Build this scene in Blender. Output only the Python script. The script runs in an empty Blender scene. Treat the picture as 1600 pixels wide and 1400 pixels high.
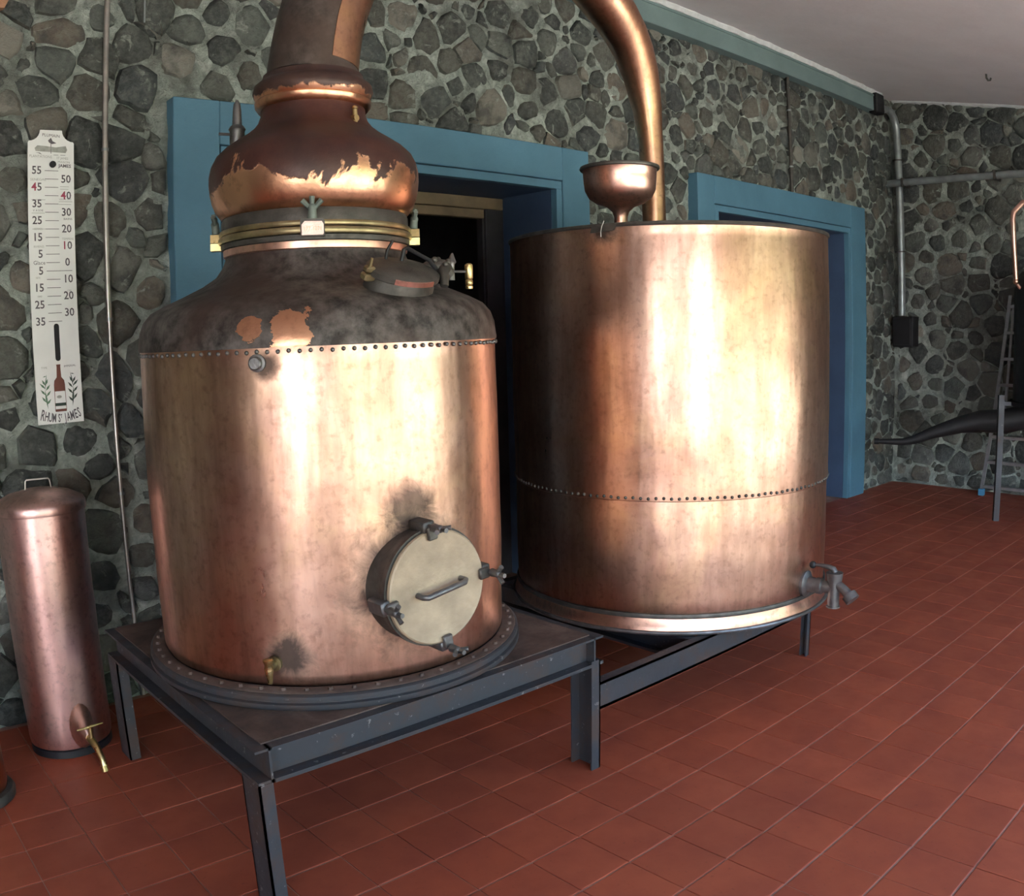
import bpy, bmesh, math, random
from math import sin, cos, pi, radians, sqrt, atan2, hypot, floor
from mathutils import Vector, Matrix, noise
random.seed(7)
SC = bpy.context.scene
COL = SC.collection
V = Vector

# ------------------------------------------------------------------ camera, light, exposure
FOC, K3 = 1410.41, 0.03085            # lens: angle = r/FOC * (1 - K3 (r/1000)^2), r in pixels of the 1600 wide frame
CAM_H = 1.5
cd = bpy.data.cameras.new('camera')
cam = bpy.data.objects.new('camera', cd); COL.objects.link(cam)
cam.location = (0, 0, CAM_H)
cam.rotation_euler = (Matrix.Rotation(-.72812, 3, 'Z') @ Matrix.Rotation(1.44038, 3, 'X') @ Matrix.Rotation(-.02563, 3, 'Z')).to_euler()
cd.sensor_fit = 'HORIZONTAL'; cd.sensor_width = 36; cd.sensor_height = 31.5
cd.lens = 31.0
cd.clip_start = .05; cd.clip_end = 200
cd.type = 'PANO'
mm = 36 / 1600.0
pc = cd if hasattr(cd, 'panorama_type') else cd.cycles
pc.panorama_type = 'FISHEYE_LENS_POLYNOMIAL'
pc.fisheye_fov = pi
pc.fisheye_polynomial_k0 = 0.0
pc.fisheye_polynomial_k1 = -1.0 / (FOC * mm)
pc.fisheye_polynomial_k2 = 0.0
pc.fisheye_polynomial_k3 = K3 / (FOC * 1e6 * mm ** 3)
pc.fisheye_polynomial_k4 = 0.0
SC.camera = cam
CAM_R = cam.rotation_euler.to_matrix()

def in_frame(p):
    """pixel of a point in the 1600x1400 frame, only to pick which repeats show largest"""
    v = CAM_R.transposed() @ (V(p) - V((0, 0, CAM_H)))
    rr = hypot(v.x, v.y); th = atan2(rr, -v.z); r = th * FOC / 1000
    for _ in range(6): r = th * FOC / 1000 / (1 - K3 * r * r)
    return 800 + r * 1000 * v.x / max(rr, 1e-6), 700 - r * 1000 * v.y / max(rr, 1e-6)

world = bpy.data.worlds.new('world'); SC.world = world; world.use_nodes = True
nt = world.node_tree; bg = nt.nodes['Background']
sky = nt.nodes.new('ShaderNodeTexSky'); sky.sky_type = 'NISHITA'
sky.sun_disc = False; sky.sun_elevation = radians(58); sky.sun_rotation = radians(20)
sky.air_density = 1.2; sky.dust_density = 2.0; sky.ozone_density = 1.0
nt.links.new(sky.outputs[0], bg.inputs[0]); bg.inputs[1].default_value = 0.30

sd = bpy.data.lights.new('sun', 'SUN'); sd.energy = 5.0; sd.angle = radians(.6); sd.color = (1, .95, .84)
sun = bpy.data.objects.new('sun', sd); COL.objects.link(sun)
sun.location = (0, 6, 12)
sun.rotation_euler = V((-.25, -.50, -.83)).to_track_quat('-Z', 'Y').to_euler()   # comes over the roof from behind the stone wall

SC.view_settings.view_transform = 'Standard'
SC.view_settings.look = 'None'
SC.view_settings.gamma = 1.0
SC.view_settings.use_curve_mapping = False
SC.view_settings.exposure = 2.9
SC.cycles.max_bounces = 10; SC.cycles.diffuse_bounces = 6; SC.cycles.glossy_bounces = 6
SC.cycles.sample_clamp_indirect = 8
SC.cycles.caustics_reflective = True
SC.cycles.use_denoising = True

# ------------------------------------------------------------------ mesh helpers
class MB:
    def __init__(s): s.v = []; s.f = []; s.m = Matrix.Identity(4)
    def add(s, vs, fs):
        b = len(s.v); s.v += [s.m @ V(p) for p in vs]; s.f += [tuple(b + i for i in f) for f in fs]; return s
    def box(s, lo, hi, ch=0.0):
        (x0, y0, z0), (x1, y1, z1) = lo, hi
        if ch <= 0:
            vs = [(x, y, z) for z in (z0, z1) for y in (y0, y1) for x in (x0, x1)]
            return s.add(vs, [(0, 2, 3, 1), (4, 5, 7, 6), (0, 1, 5, 4), (2, 6, 7, 3), (0, 4, 6, 2), (1, 3, 7, 5)])
        bm = bmesh.new(); bmesh.ops.create_cube(bm, size=1)
        for v in bm.verts: v.co = V(((x0 + x1) / 2 + v.co.x * (x1 - x0), (y0 + y1) / 2 + v.co.y * (y1 - y0), (z0 + z1) / 2 + v.co.z * (z1 - z0)))
        bmesh.ops.bevel(bm, geom=bm.edges[:], offset=ch, segments=1, affect='EDGES')
        bm.verts.index_update()
        s.add([v.co.copy() for v in bm.verts], [tuple(v.index for v in f.verts) for f in bm.faces]); bm.free(); return s
    def rings(s, rings, closed=True, cap0=True, cap1=True):
        n = len(rings[0]); vs = [p for r in rings for p in r]; fs = []
        for i in range(len(rings) - 1):
            for j in range(n if closed else n - 1):
                k = (j + 1) % n
                fs.append((i * n + j, i * n + k, (i + 1) * n + k, (i + 1) * n + j))
        if cap0: fs.append(tuple(range(n - 1, -1, -1)))
        if cap1: fs.append(tuple((len(rings) - 1) * n + j for j in range(n)))
        return s.add(vs, fs)
    def lathe(s, prof, n=48, c=(0, 0), cap0=False, cap1=False, wob=0, seed=0, fr=None):
        """prof: (radius, height) pairs, bottom to top, about the vertical through c (or about the frame fr's z)"""
        R = []
        for r, z in prof:
            ring = []
            for j in range(n):
                a = 2 * pi * j / n; rr = r
                if wob: rr += wob * (noise.noise((cos(a) * 3 + seed, sin(a) * 3, z * 4)) + .6 * noise.noise((cos(a) * 7 + seed, sin(a) * 7, z * 11)))
                p = V((rr * cos(a), rr * sin(a), z))
                ring.append(fr @ p if fr else p + V((c[0], c[1], 0)))
            R.append(ring)
        return s.rings(R, True, cap0, cap1)
    def tube(s, path, rad, n=10, cap=True):
        path = [V(p) for p in path]; rad = rad if isinstance(rad, (list, tuple)) else [rad] * len(path)
        R = []; up = None
        for i, p in enumerate(path):
            t = (path[min(i + 1, len(path) - 1)] - path[max(i - 1, 0)]).normalized()
            if up is None: up = V((0, 0, 1)) if abs(t.z) < .9 else V((1, 0, 0))
            x = up.cross(t).normalized(); y = t.cross(x).normalized(); up = y
            R.append([p + rad[i] * (cos(2 * pi * j / n) * x + sin(2 * pi * j / n) * y) for j in range(n)])
        return s.rings(R, True, cap, cap)
    def cyl(s, a, b, r0, r1=None, n=14): return s.tube([a, b], [r0, r0 if r1 is None else r1], n)
    def sphere(s, c, r, seg=14, ring=8, sc=(1, 1, 1)):
        prof = [(max(1e-4, r * sin(pi * i / ring)), -r * cos(pi * i / ring)) for i in range(ring + 1)]
        R = [[V((c[0] + sc[0] * q * cos(2 * pi * j / seg), c[1] + sc[1] * q * sin(2 * pi * j / seg), c[2] + sc[2] * z)) for j in range(seg)] for q, z in prof]
        return s.rings(R, True, True, True)
    def prism(s, poly, fr, d0, d1):
        """poly (u, v) pairs extruded from d0 to d1 along the frame's third axis"""
        return s.rings([[fr @ V((u, w, d)) for u, w in poly] for d in (d0, d1)])
    def build(s, name, mat, parent=None, smooth=None, at=None, **props):
        me = bpy.data.meshes.new(name)
        base = wloc(parent) if parent else (V(at) if at else V((0, 0, 0)))
        me.from_pydata([p - base for p in s.v], [], s.f); me.update()
        bm = bmesh.new(); bm.from_mesh(me); bmesh.ops.recalc_face_normals(bm, faces=bm.faces[:]); bm.to_mesh(me); bm.free()
        if smooth is not None:
            me.polygons.foreach_set('use_smooth', [True] * len(me.polygons))
            me.set_sharp_from_angle(angle=radians(smooth))
        me.materials.append(mat)
        return link(name, me, parent, at, **props)

def wloc(o):
    p = V((0, 0, 0))
    while o is not None: p = p + o.location; o = o.parent
    return p
def link(name, me, parent=None, at=None, **props):
    o = bpy.data.objects.new(name, me); COL.objects.link(o)
    if parent: o.parent = parent
    elif at: o.location = at
    for k, w in props.items(): o[k] = w
    return o
def thing(name, label, cat, loc, group=None):
    o = link(name, None, None, loc, label=label, category=cat); o.empty_display_size = .1
    if group: o['group'] = group
    return o
def structure(name, loc=(0, 0, 0)):
    o = link(name, None, None, loc, kind='structure'); o.empty_display_size = .1; return o
def frame(o, x, y, z):
    m = Matrix((x, y, z)).transposed().to_4x4(); m.translation = V(o); return m
def frame_n(o, nrm, up=(0, 0, 1)):
    z = V(nrm).normalized(); x = V(up).cross(z).normalized(); return frame(o, x, z.cross(x), z)
def disc(r, n=24, ry=None): return [(r * cos(2 * pi * i / n), (ry or r) * sin(2 * pi * i / n)) for i in range(n)]

# ------------------------------------------------------------------ materials
def mat(name):
    m = bpy.data.materials.new(name); m.use_nodes = True
    return m, m.node_tree, m.node_tree.nodes['Principled BSDF']
def nd(t, kind, **kw):
    n = t.nodes.new('ShaderNode' + kind)
    for k, w in kw.items(): setattr(n, k, w)
    return n
def coords(t, scale=(1, 1, 1), src='Object'):
    tc = nd(t, 'TexCoord'); mp = nd(t, 'Mapping'); mp.inputs['Scale'].default_value = scale
    t.links.new(tc.outputs[src], mp.inputs['Vector']); return mp.outputs[0]
def nz(t, vec, scale, detail=4, rough=.55, dist=0.0):
    n = nd(t, 'TexNoise'); n.inputs['Scale'].default_value = scale; n.inputs['Detail'].default_value = detail
    n.inputs['Roughness'].default_value = rough; n.inputs['Distortion'].default_value = dist
    if vec: t.links.new(vec, n.inputs['Vector'])
    return n.outputs[0]
def ramp(t, fac, stops, mode='LINEAR'):
    r = nd(t, 'ValToRGB'); r.color_ramp.interpolation = mode; e = r.color_ramp.elements
    while len(e) < len(stops): e.new(.5)
    for i, (p, c) in enumerate(stops):
        e[i].position = p; e[i].color = (c, c, c, 1) if isinstance(c, (int, float)) else (*c, 1)
    t.links.new(fac, r.inputs[0]); return r.outputs[0]
def mix(t, fac, a, b, mode='MIX'):
    n = nd(t, 'Mix'); n.data_type = 'RGBA'; n.blend_type = mode
    for i, x in ((0, fac), (6, a), (7, b)):
        if isinstance(x, (int, float)): n.inputs[i].default_value = x
        elif isinstance(x, tuple): n.inputs[i].default_value = (*x, 1)
        else: t.links.new(x, n.inputs[i])
    return n.outputs[2]
def mth(t, op, a, b=0.0, c=0.0, clamp=False):
    n = nd(t, 'Math'); n.operation = op; n.use_clamp = clamp
    for i, x in enumerate((a, b, c)):
        if isinstance(x, (int, float)): n.inputs[i].default_value = x
        else: t.links.new(x, n.inputs[i])
    return n.outputs[0]
def setp(b, t, **kw):
    names = dict(col='Base Color', rough='Roughness', metal='Metallic', spec='Specular IOR Level', norm='Normal')
    for k, x in kw.items():
        i = b.inputs[names[k]]
        if isinstance(x, (int, float)): i.default_value = x
        elif isinstance(x, tuple): i.default_value = (*x, 1)
        else: t.links.new(x, i)
def bump(t, h, dist, strength=1.0, prev=None):
    n = nd(t, 'Bump'); n.inputs['Distance'].default_value = dist; n.inputs['Strength'].default_value = strength
    t.links.new(h, n.inputs['Height'])
    if prev: t.links.new(prev, n.inputs['Normal'])
    return n.outputs[0]
def rnd(t):
    """a value of its own for every object and every loose piece of a joined mesh"""
    a = nd(t, 'ObjectInfo').outputs['Random']; b = nd(t, 'NewGeometry').outputs['Random Per Island']
    return mth(t, 'FRACT', mth(t, 'MULTIPLY_ADD', b, 7.31, a))
def plain(name, c, rough=.6, metal=0.0, var=.15, scale=8, bmp=0.0, spec=.5):
    m, t, b = mat(name); v = coords(t)
    n = nz(t, v, scale, 5)
    d = tuple(x * (1 - var) for x in c); l = tuple(min(1, x * (1 + var)) for x in c)
    setp(b, t, col=ramp(t, n, [(.3, d), (.7, l)]), rough=ramp(t, n, [(.3, min(1, rough * 1.15)), (.7, rough * .85)]), metal=metal, spec=spec)
    if bmp: setp(b, t, norm=bump(t, nz(t, v, scale * 6, 4), bmp))
    return m

def copper(name, streak=1.0, bright=(.68, .44, .345), mid=(.55, .31, .225), dark=(.17, .085, .06), ox=.47, rough=(.27, .37), dents=.006, spot=None, gold=.42):
    m, t, b = mat(name)
    v = coords(t); vs = coords(t, (1, 1, .16))
    big = nz(t, v, 2.2, 5, .6, .3); st = nz(t, vs, 9, 6, .65, .2); fine = nz(t, v, 40, 4, .6); sp = nz(t, v, 13, 6, .7, .6)
    base = mix(t, ramp(t, big, [(.35, 0.0), (.65, 1.0)]), mid, bright)
    cl = nz(t, v, 3.1, 4, .6, .8)
    base = mix(t, mth(t, 'MULTIPLY', ramp(t, cl, [(.50, 0.0), (.68, 1.0)]), gold), base, tuple(a * b for a, b in zip(bright, (1.0, 1.04, .74))))
    base = mix(t, mth(t, 'MULTIPLY', ramp(t, st, [(.44, 0.0), (.70, 1.0)]), .62 * streak), base, dark)
    base = mix(t, ramp(t, sp, [(ox + .24, 0.0), (ox + .36, .85)]), base, dark)
    base = mix(t, mth(t, 'MULTIPLY', ramp(t, fine, [(.52, 0.0), (.72, 1.0)]), .38), base, dark)
    base = mix(t, mth(t, 'MULTIPLY', ramp(t, nz(t, v, 6, 6, .7, .4), [(.46, 0.0), (.62, 1.0)]), .35), base, tuple(.5 * (a + b) for a, b in zip(mid, dark)))
    rg = mth(t, 'ADD', ramp(t, st, [(.3, rough[0]), (.75, rough[1])]), mth(t, 'MULTIPLY', ramp(t, sp, [(.4, 0.0), (.8, 1.0)]), .06))
    if spot:
        for (px, py, pz, rad, amt) in spot:     # soot and grime rubbed into the metal round the fittings
            d = nd(t, 'VectorMath'); d.operation = 'DISTANCE'; d.inputs[1].default_value = (px, py, pz); t.links.new(v, d.inputs[0])
            q = mth(t, 'ADD', mth(t, 'DIVIDE', d.outputs['Value'], rad), mth(t, 'MULTIPLY', mth(t, 'SUBTRACT', sp, .5), 1.3))
            base = mix(t, mth(t, 'MULTIPLY', ramp(t, q, [(.45, 1.0), (1.05, 0.0)]), amt), base, (.055, .045, .042))
            rg = mth(t, 'ADD', rg, mth(t, 'MULTIPLY', ramp(t, q, [(.45, 1.0), (1.05, 0.0)]), .25))
    nb = bump(t, nz(t, vs, 5, 3), dents)
    nb = bump(t, sp, .0005, 1, nb)
    setp(b, t, col=base, metal=1.0, rough=rg, norm=nb)
    return m

def tarnished(name, lo, hi, show=.5, cop=(.80, .43, .26), ox1=(.035, .030, .028), ox2=(.085, .07, .06), shade=(.06, .018, .014), sc=5, rg=.5, bias=0.0, bare=()):
    """copper under a torn dark oxide skin: below height lo mostly bare, above hi all oxide"""
    m, t, b = mat(name); v = coords(t)
    n = nz(t, v, sc, 7, .62, .5); f = nz(t, v, 22, 5, .65); big = nz(t, v, 2.5, 3)
    sep = nd(t, 'SeparateXYZ'); t.links.new(v, sep.inputs[0])
    h = mth(t, 'DIVIDE', mth(t, 'SUBTRACT', sep.outputs[2], lo), hi - lo)
    q = mth(t, 'ADD', h, mth(t, 'MULTIPLY', mth(t, 'SUBTRACT', n, .5), 3.0 * show))
    q = mth(t, 'ADD', q, bias)
    for (px, py, pz, rad) in bare:
        d = nd(t, 'VectorMath'); d.operation = 'DISTANCE'; d.inputs[1].default_value = (px, py, pz); t.links.new(v, d.inputs[0])
        k = mth(t, 'ADD', mth(t, 'DIVIDE', d.outputs['Value'], rad), mth(t, 'MULTIPLY', mth(t, 'SUBTRACT', n, .5), 2.4))
        q = mth(t, 'MULTIPLY', q, ramp(t, k, [(.8, 0.0), (1.0, 1.0)]))
    ox = ramp(t, q, [(.47, 0.0), (.53, 1.0)])
    oc = mix(t, ramp(t, f, [(.35, 0.0), (.7, 1.0)]), ox1, ox2)
    oc = mix(t, ramp(t, big, [(.45, 0.0), (.62, .8)]), oc, shade)
    cc = mix(t, mth(t, 'MULTIPLY', ramp(t, f, [(.5, 0.0), (.75, 1.0)]), .6), cop, (.28, .12, .075))
    setp(b, t, col=mix(t, ox, cc, oc), metal=mth(t, 'MULTIPLY_ADD', ox, -.6, 1.0), rough=mth(t, 'ADD', mth(t, 'MULTIPLY_ADD', ox, rg - .26, .26), mth(t, 'MULTIPLY', f, .12)))
    nb = bump(t, f, .0015); nb = bump(t, ox, .0008, 1, nb)
    setp(b, t, norm=nb)
    return m

def stone_mat():
    m, t, b = mat('rubble_stone'); r = rnd(t); vo = nd(t, 'NewGeometry').outputs['Position']
    n = nz(t, vo, 30, 6, .68); n2 = nz(t, vo, 8, 5, .6); n3 = nz(t, vo, 13, 6, .65, .8)
    c = ramp(t, r, [(0, (.028, .032, .031)), (.2, (.055, .064, .058)), (.4, (.085, .078, .062)), (.58, (.10, .115, .10)), (.72, (.040, .048, .052)), (.84, (.145, .15, .13)), (.92, (.13, .105, .08)), (1, (.24, .235, .20))])
    c = mix(t, ramp(t, n, [(.42, 0.0), (.75, .55)]), c, (.19, .205, .18))
    c = mix(t, ramp(t, n2, [(.5, 0.0), (.66, .7)]), c, (.026, .029, .029))
    c = mix(t, ramp(t, n3, [(.60, 0.0), (.68, .75)]), c, (.30, .33, .29))      # smears of lime left on the faces
    setp(b, t, col=c, rough=ramp(t, n, [(.3, .75), (.7, .4)]), spec=.5, norm=bump(t, n, .016)); return m
def mortar_mat():
    m, t, b = mat('lime_mortar'); v = nd(t, 'NewGeometry').outputs['Position']
    n = nz(t, v, 16, 7, .7, .6); n2 = nz(t, v, 3.2, 5, .6); n3 = nz(t, v, 45, 5, .7)
    c = ramp(t, n, [(.28, (.07, .082, .074)), (.38, (.29, .33, .29)), (.52, (.45, .51, .45)), (.72, (.76, .82, .75))])
    c = mix(t, ramp(t, n2, [(.46, 0.0), (.64, .8)]), c, (.12, .125, .11))
    c = mix(t, ramp(t, nz(t, v, 21, 5, .7, 1.0), [(.60, 0.0), (.70, .85)]), c, (.035, .038, .036))  # dark flecks painted in for shaded holes in the mortar
    setp(b, t, col=c, rough=.55, norm=bump(t, n3, .014, 1, bump(t, n, .045))); return m
def tile_mat():
    m, t, b = mat('terracotta_tile'); r = rnd(t); v = nd(t, 'NewGeometry').outputs['Position']
    n = nz(t, v, 5, 6, .6); f = nz(t, v, 60, 4)
    c = ramp(t, r, [(0, (.30, .066, .033)), (.5, (.33, .073, .036)), (1, (.36, .081, .040))])
    c = mix(t, ramp(t, n, [(.4, 0.0), (.7, .55)]), c, (.23, .048, .028))
    c = mix(t, ramp(t, f, [(.62, 0.0), (.75, .4)]), c, (.10, .03, .02))
    setp(b, t, col=c, rough=ramp(t, n, [(.3, .46), (.7, .62)]), spec=.35, norm=bump(t, n, .0015)); return m
def steel_mat(name='painted_steel', c=(.041, .043, .050), rust=.7):
    m, t, b = mat(name); v = coords(t); n = nz(t, v, 7, 6, .65, .4); f = nz(t, v, 50, 4)
    k = ramp(t, n, [(.50, 0.0), (.66, rust)])
    cc = mix(t, k, c, (.075, .045, .035))
    cc = mix(t, ramp(t, f, [(.66, 0.0), (.72, .5)]), cc, (.32, .31, .30))
    setp(b, t, col=cc, rough=ramp(t, n, [(.3, .42), (.7, .7)]), metal=.15, spec=.4, norm=bump(t, f, .0008)); return m
def deck_mat():
    m, t, b = mat('rusty_plate'); v = coords(t); n = nz(t, v, 6, 7, .65, .4); f = nz(t, v, 40, 5)
    c = ramp(t, n, [(.3, (.035, .025, .022)), (.5, (.095, .060, .048)), (.7, (.15, .105, .088))])
    setp(b, t, col=mix(t, ramp(t, f, [(.5, 0.0), (.75, .5)]), c, (.04, .03, .03)), rough=.7, metal=.2, norm=bump(t, f, .001)); return m
def paint_mat(name, c, worn=.25):
    m, t, b = mat(name); v = nd(t, 'NewGeometry').outputs['Position']; n = nz(t, v, 3, 6, .6); f = nz(t, v, 30, 5, .7)
    cc = ramp(t, n, [(.3, tuple(x * .86 for x in c)), (.7, tuple(x * 1.1 for x in c))])
    cc = mix(t, ramp(t, f, [(.66, 0.0), (.76, worn)]), cc, tuple(x * .5 for x in c))
    setp(b, t, col=cc, rough=.6, spec=.35, norm=bump(t, f, .002)); return m

DRUM_C = (1.462, 2.563); STILL_Z = .535
TANK_C = (3.225, 2.532); TANK_Z = .311
M = {}
M['copper_still'] = copper('copper_still', 1.0, spot=[(1.40 - 1.462, 1.99 - 2.563, .81 - STILL_Z, .225, .9), (1.40 - 1.462, 1.995 - 2.563, 1.02 - STILL_Z, .09, .7), (1.08 - 1.462, 2.15 - 2.563, .63 - STILL_Z, .085, .9), (1.07 - 1.462, 2.16 - 2.563, 1.43 - STILL_Z, .05, .8)])
M['copper_tank'] = copper('copper_tank', .9, ox=.47, spot=[(3.245 - 3.225, 1.826 - 2.532, .44 - TANK_Z, .085, .9), (2.55 - 3.225, 2.32 - 2.532, 1.90 - TANK_Z, .09, .9)])
M['copper_can'] = copper('copper_can', .6, gold=.2, bright=(.86, .57, .53), mid=(.76, .48, .44), ox=.56, rough=(.30, .40), dents=.003)
M['copper_clean'] = copper('copper_clean', .5, bright=(.92, .57, .46), mid=(.80, .46, .36), ox=.5, rough=(.28, .4), dents=.002)
M['copper_pipe'] = copper('copper_pipe', .8, bright=(.68, .40, .26), mid=(.50, .26, .16), ox=.38, rough=(.25, .4), dents=.002)
M['shoulder'] = tarnished('tarnished_shoulder', .80, .94, .5, ox1=(.018, .014, .013), ox2=(.16, .14, .13), shade=(.06, .034, .028), bias=.3, cop=(.58, .30, .18), bare=[(-.31, -.43, .985, .085), (-.40, -.36, .985, .05)])
M['head'] = tarnished('tarnished_head', 1.37, 1.62, .75, ox1=(.065, .022, .018), ox2=(.10, .04, .03), shade=(.045, .03, .028), sc=6, rg=.36, bias=.16)
M['neck'] = tarnished('tarnished_neck', 1.6, 1.7, .3, ox1=(.035, .029, .026), ox2=(.14, .12, .105), shade=(.085, .055, .044), bias=1.2, rg=.42)
M['collar'] = tarnished('tarnished_collar', 1.70, 1.80, .35, ox1=(.06, .03, .025), ox2=(.11, .06, .045), shade=(.05, .03, .03), sc=9, rg=.38, bias=.12)
M['brass'] = plain('brass', (.62, .47, .22), .3, 1.0, .3, 20)
M['old_brass'] = plain('old_brass', (.36, .29, .16), .38, .9, .35, 16)
M['dark_bronze'] = plain('dark_bronze', (.085, .078, .07), .5, .6, .35, 18, .001)
M['verdigris'] = plain('verdigris', (.16, .19, .17), .6, .4, .3, 22, .001)
M['pink_plate'] = plain('worn_copper_plate', (.88, .60, .54), .42, .8, .12, 30, .0015)
M['manhole'] = plain('pale_brass_plate', (.37, .285, .195), .55, .15, .2, 11, .0015)
M['iron'] = plain('grey_iron', (.16, .155, .155), .42, .75, .3, 18, .001)
M['black_iron'] = plain('black_iron', (.012, .012, .014), .55, .2, .3, 8)
M['steel'] = steel_mat(); M['deck'] = deck_mat()
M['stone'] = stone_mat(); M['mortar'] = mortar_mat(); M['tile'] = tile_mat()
M['grout'] = plain('tile_grout', (.38, .23, .18), .8, 0, .25, 12)
M['blue'] = paint_mat('blue_paint', (.085, .20, .285)); M['blue_dark'] = paint_mat('blue_reveal_dark', (.05, .085, .16))  # reveals get a darker blue than the fronts
M['trunking'] = paint_mat('grey_green_paint', (.17, .24, .24), .5)
M['ceiling'] = plain('white_ceiling', (.88, .83, .84), .8, 0, .035, 3, .002)
M['plaster'] = plain('white_plaster', (.70, .72, .72), .8, 0, .12, 14, .006)
M['wall_paint'] = paint_mat('plastered_wall', (.13, .125, .12), .2)
M['brown_wood'] = plain('brown_door_wood', (.20, .14, .085), .55, 0, .3, 6)
M['dark_wood'] = plain('dark_door_wood', (.04, .036, .042), .55, 0, .3, 6)
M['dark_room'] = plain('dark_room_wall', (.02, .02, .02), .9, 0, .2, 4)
M['pipe_grey'] = plain('grey_conduit', (.30, .33, .33), .4, .5, .2, 12)
M['rod'] = plain('steel_rod', (.40, .38, .35), .35, .8, .25, 14)
M['enamel'] = plain('white_enamel', (.80, .82, .79), .35, 0, .05, 9)
M['ink'] = plain('grey_ink', (.11, .10, .11), .6, 0, .4, 60)
M['red_ink'] = plain('red_ink', (.33, .05, .09), .6, 0, .3, 60)
M['pale_ink'] = plain('pale_ink', (.36, .37, .33), .6, 0, .2, 60)
M['green_ink'] = plain('green_ink', (.11, .21, .13), .6, 0, .3, 40)
M['dark_green_ink'] = plain('dark_green_ink', (.035, .06, .045), .6, 0, .3, 40)
M['bottle_ink'] = plain('brown_bottle_ink', (.16, .055, .04), .4, 0, .2, 25)
M['aluminium'] = plain('aluminium', (.55, .55, .57), .35, .9, .15, 15)
M['blue_plastic'] = plain('blue_plastic', (.06, .22, .38), .5)
M['rubber'] = plain('black_base', (.012, .012, .016), .5)
M['clay'] = plain('brown_clay', (.36, .18, .10), .7, 0, .2, 14, .003)
M['outside'] = plain('sunlit_gravel', (.52, .49, .39), .9, 0, .15, 1.2)
M['hedge'] = plain('hedge_leaves', (.04, .07, .022), .6, 0, .5, 2.5)
M['bounce_white'] = plain('white_bounce_wall', (.86, .87, .92), .8, 0, .05, 1)

# ------------------------------------------------------------------ room
WY, WX, CS = 3.70, 8.25, .163              # stone wall plane, right wall plane, slope of the ceiling
def ceil_z(y): return 3.663 - CS * (3.613 - y)
DOORS = [(1.39, 3.89, 1.655, 3.62, 2.54, 2.296), (4.955, 7.47, 5.2, 7.145, 2.543, 2.297)]   # outer x, opening x, outer top, opening top

def clip(poly, n, d):
    """keep the part of a polygon with n.p <= d"""
    out = []
    for i in range(len(poly)):
        a, b = poly[i], poly[(i + 1) % len(poly)]
        da, db = n[0] * a[0] + n[1] * a[1] - d, n[0] * b[0] + n[1] * b[1] - d
        if da <= 0: out.append(a)
        if (da < 0 < db) or (db < 0 < da):
            k = da / (da - db); out.append((a[0] + k * (b[0] - a[0]), a[1] + k * (b[1] - a[1])))
    return out
def area(p): return .5 * abs(sum(p[i][0] * p[(i + 1) % len(p)][1] - p[(i + 1) % len(p)][0] * p[i][1] for i in range(len(p))))

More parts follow.
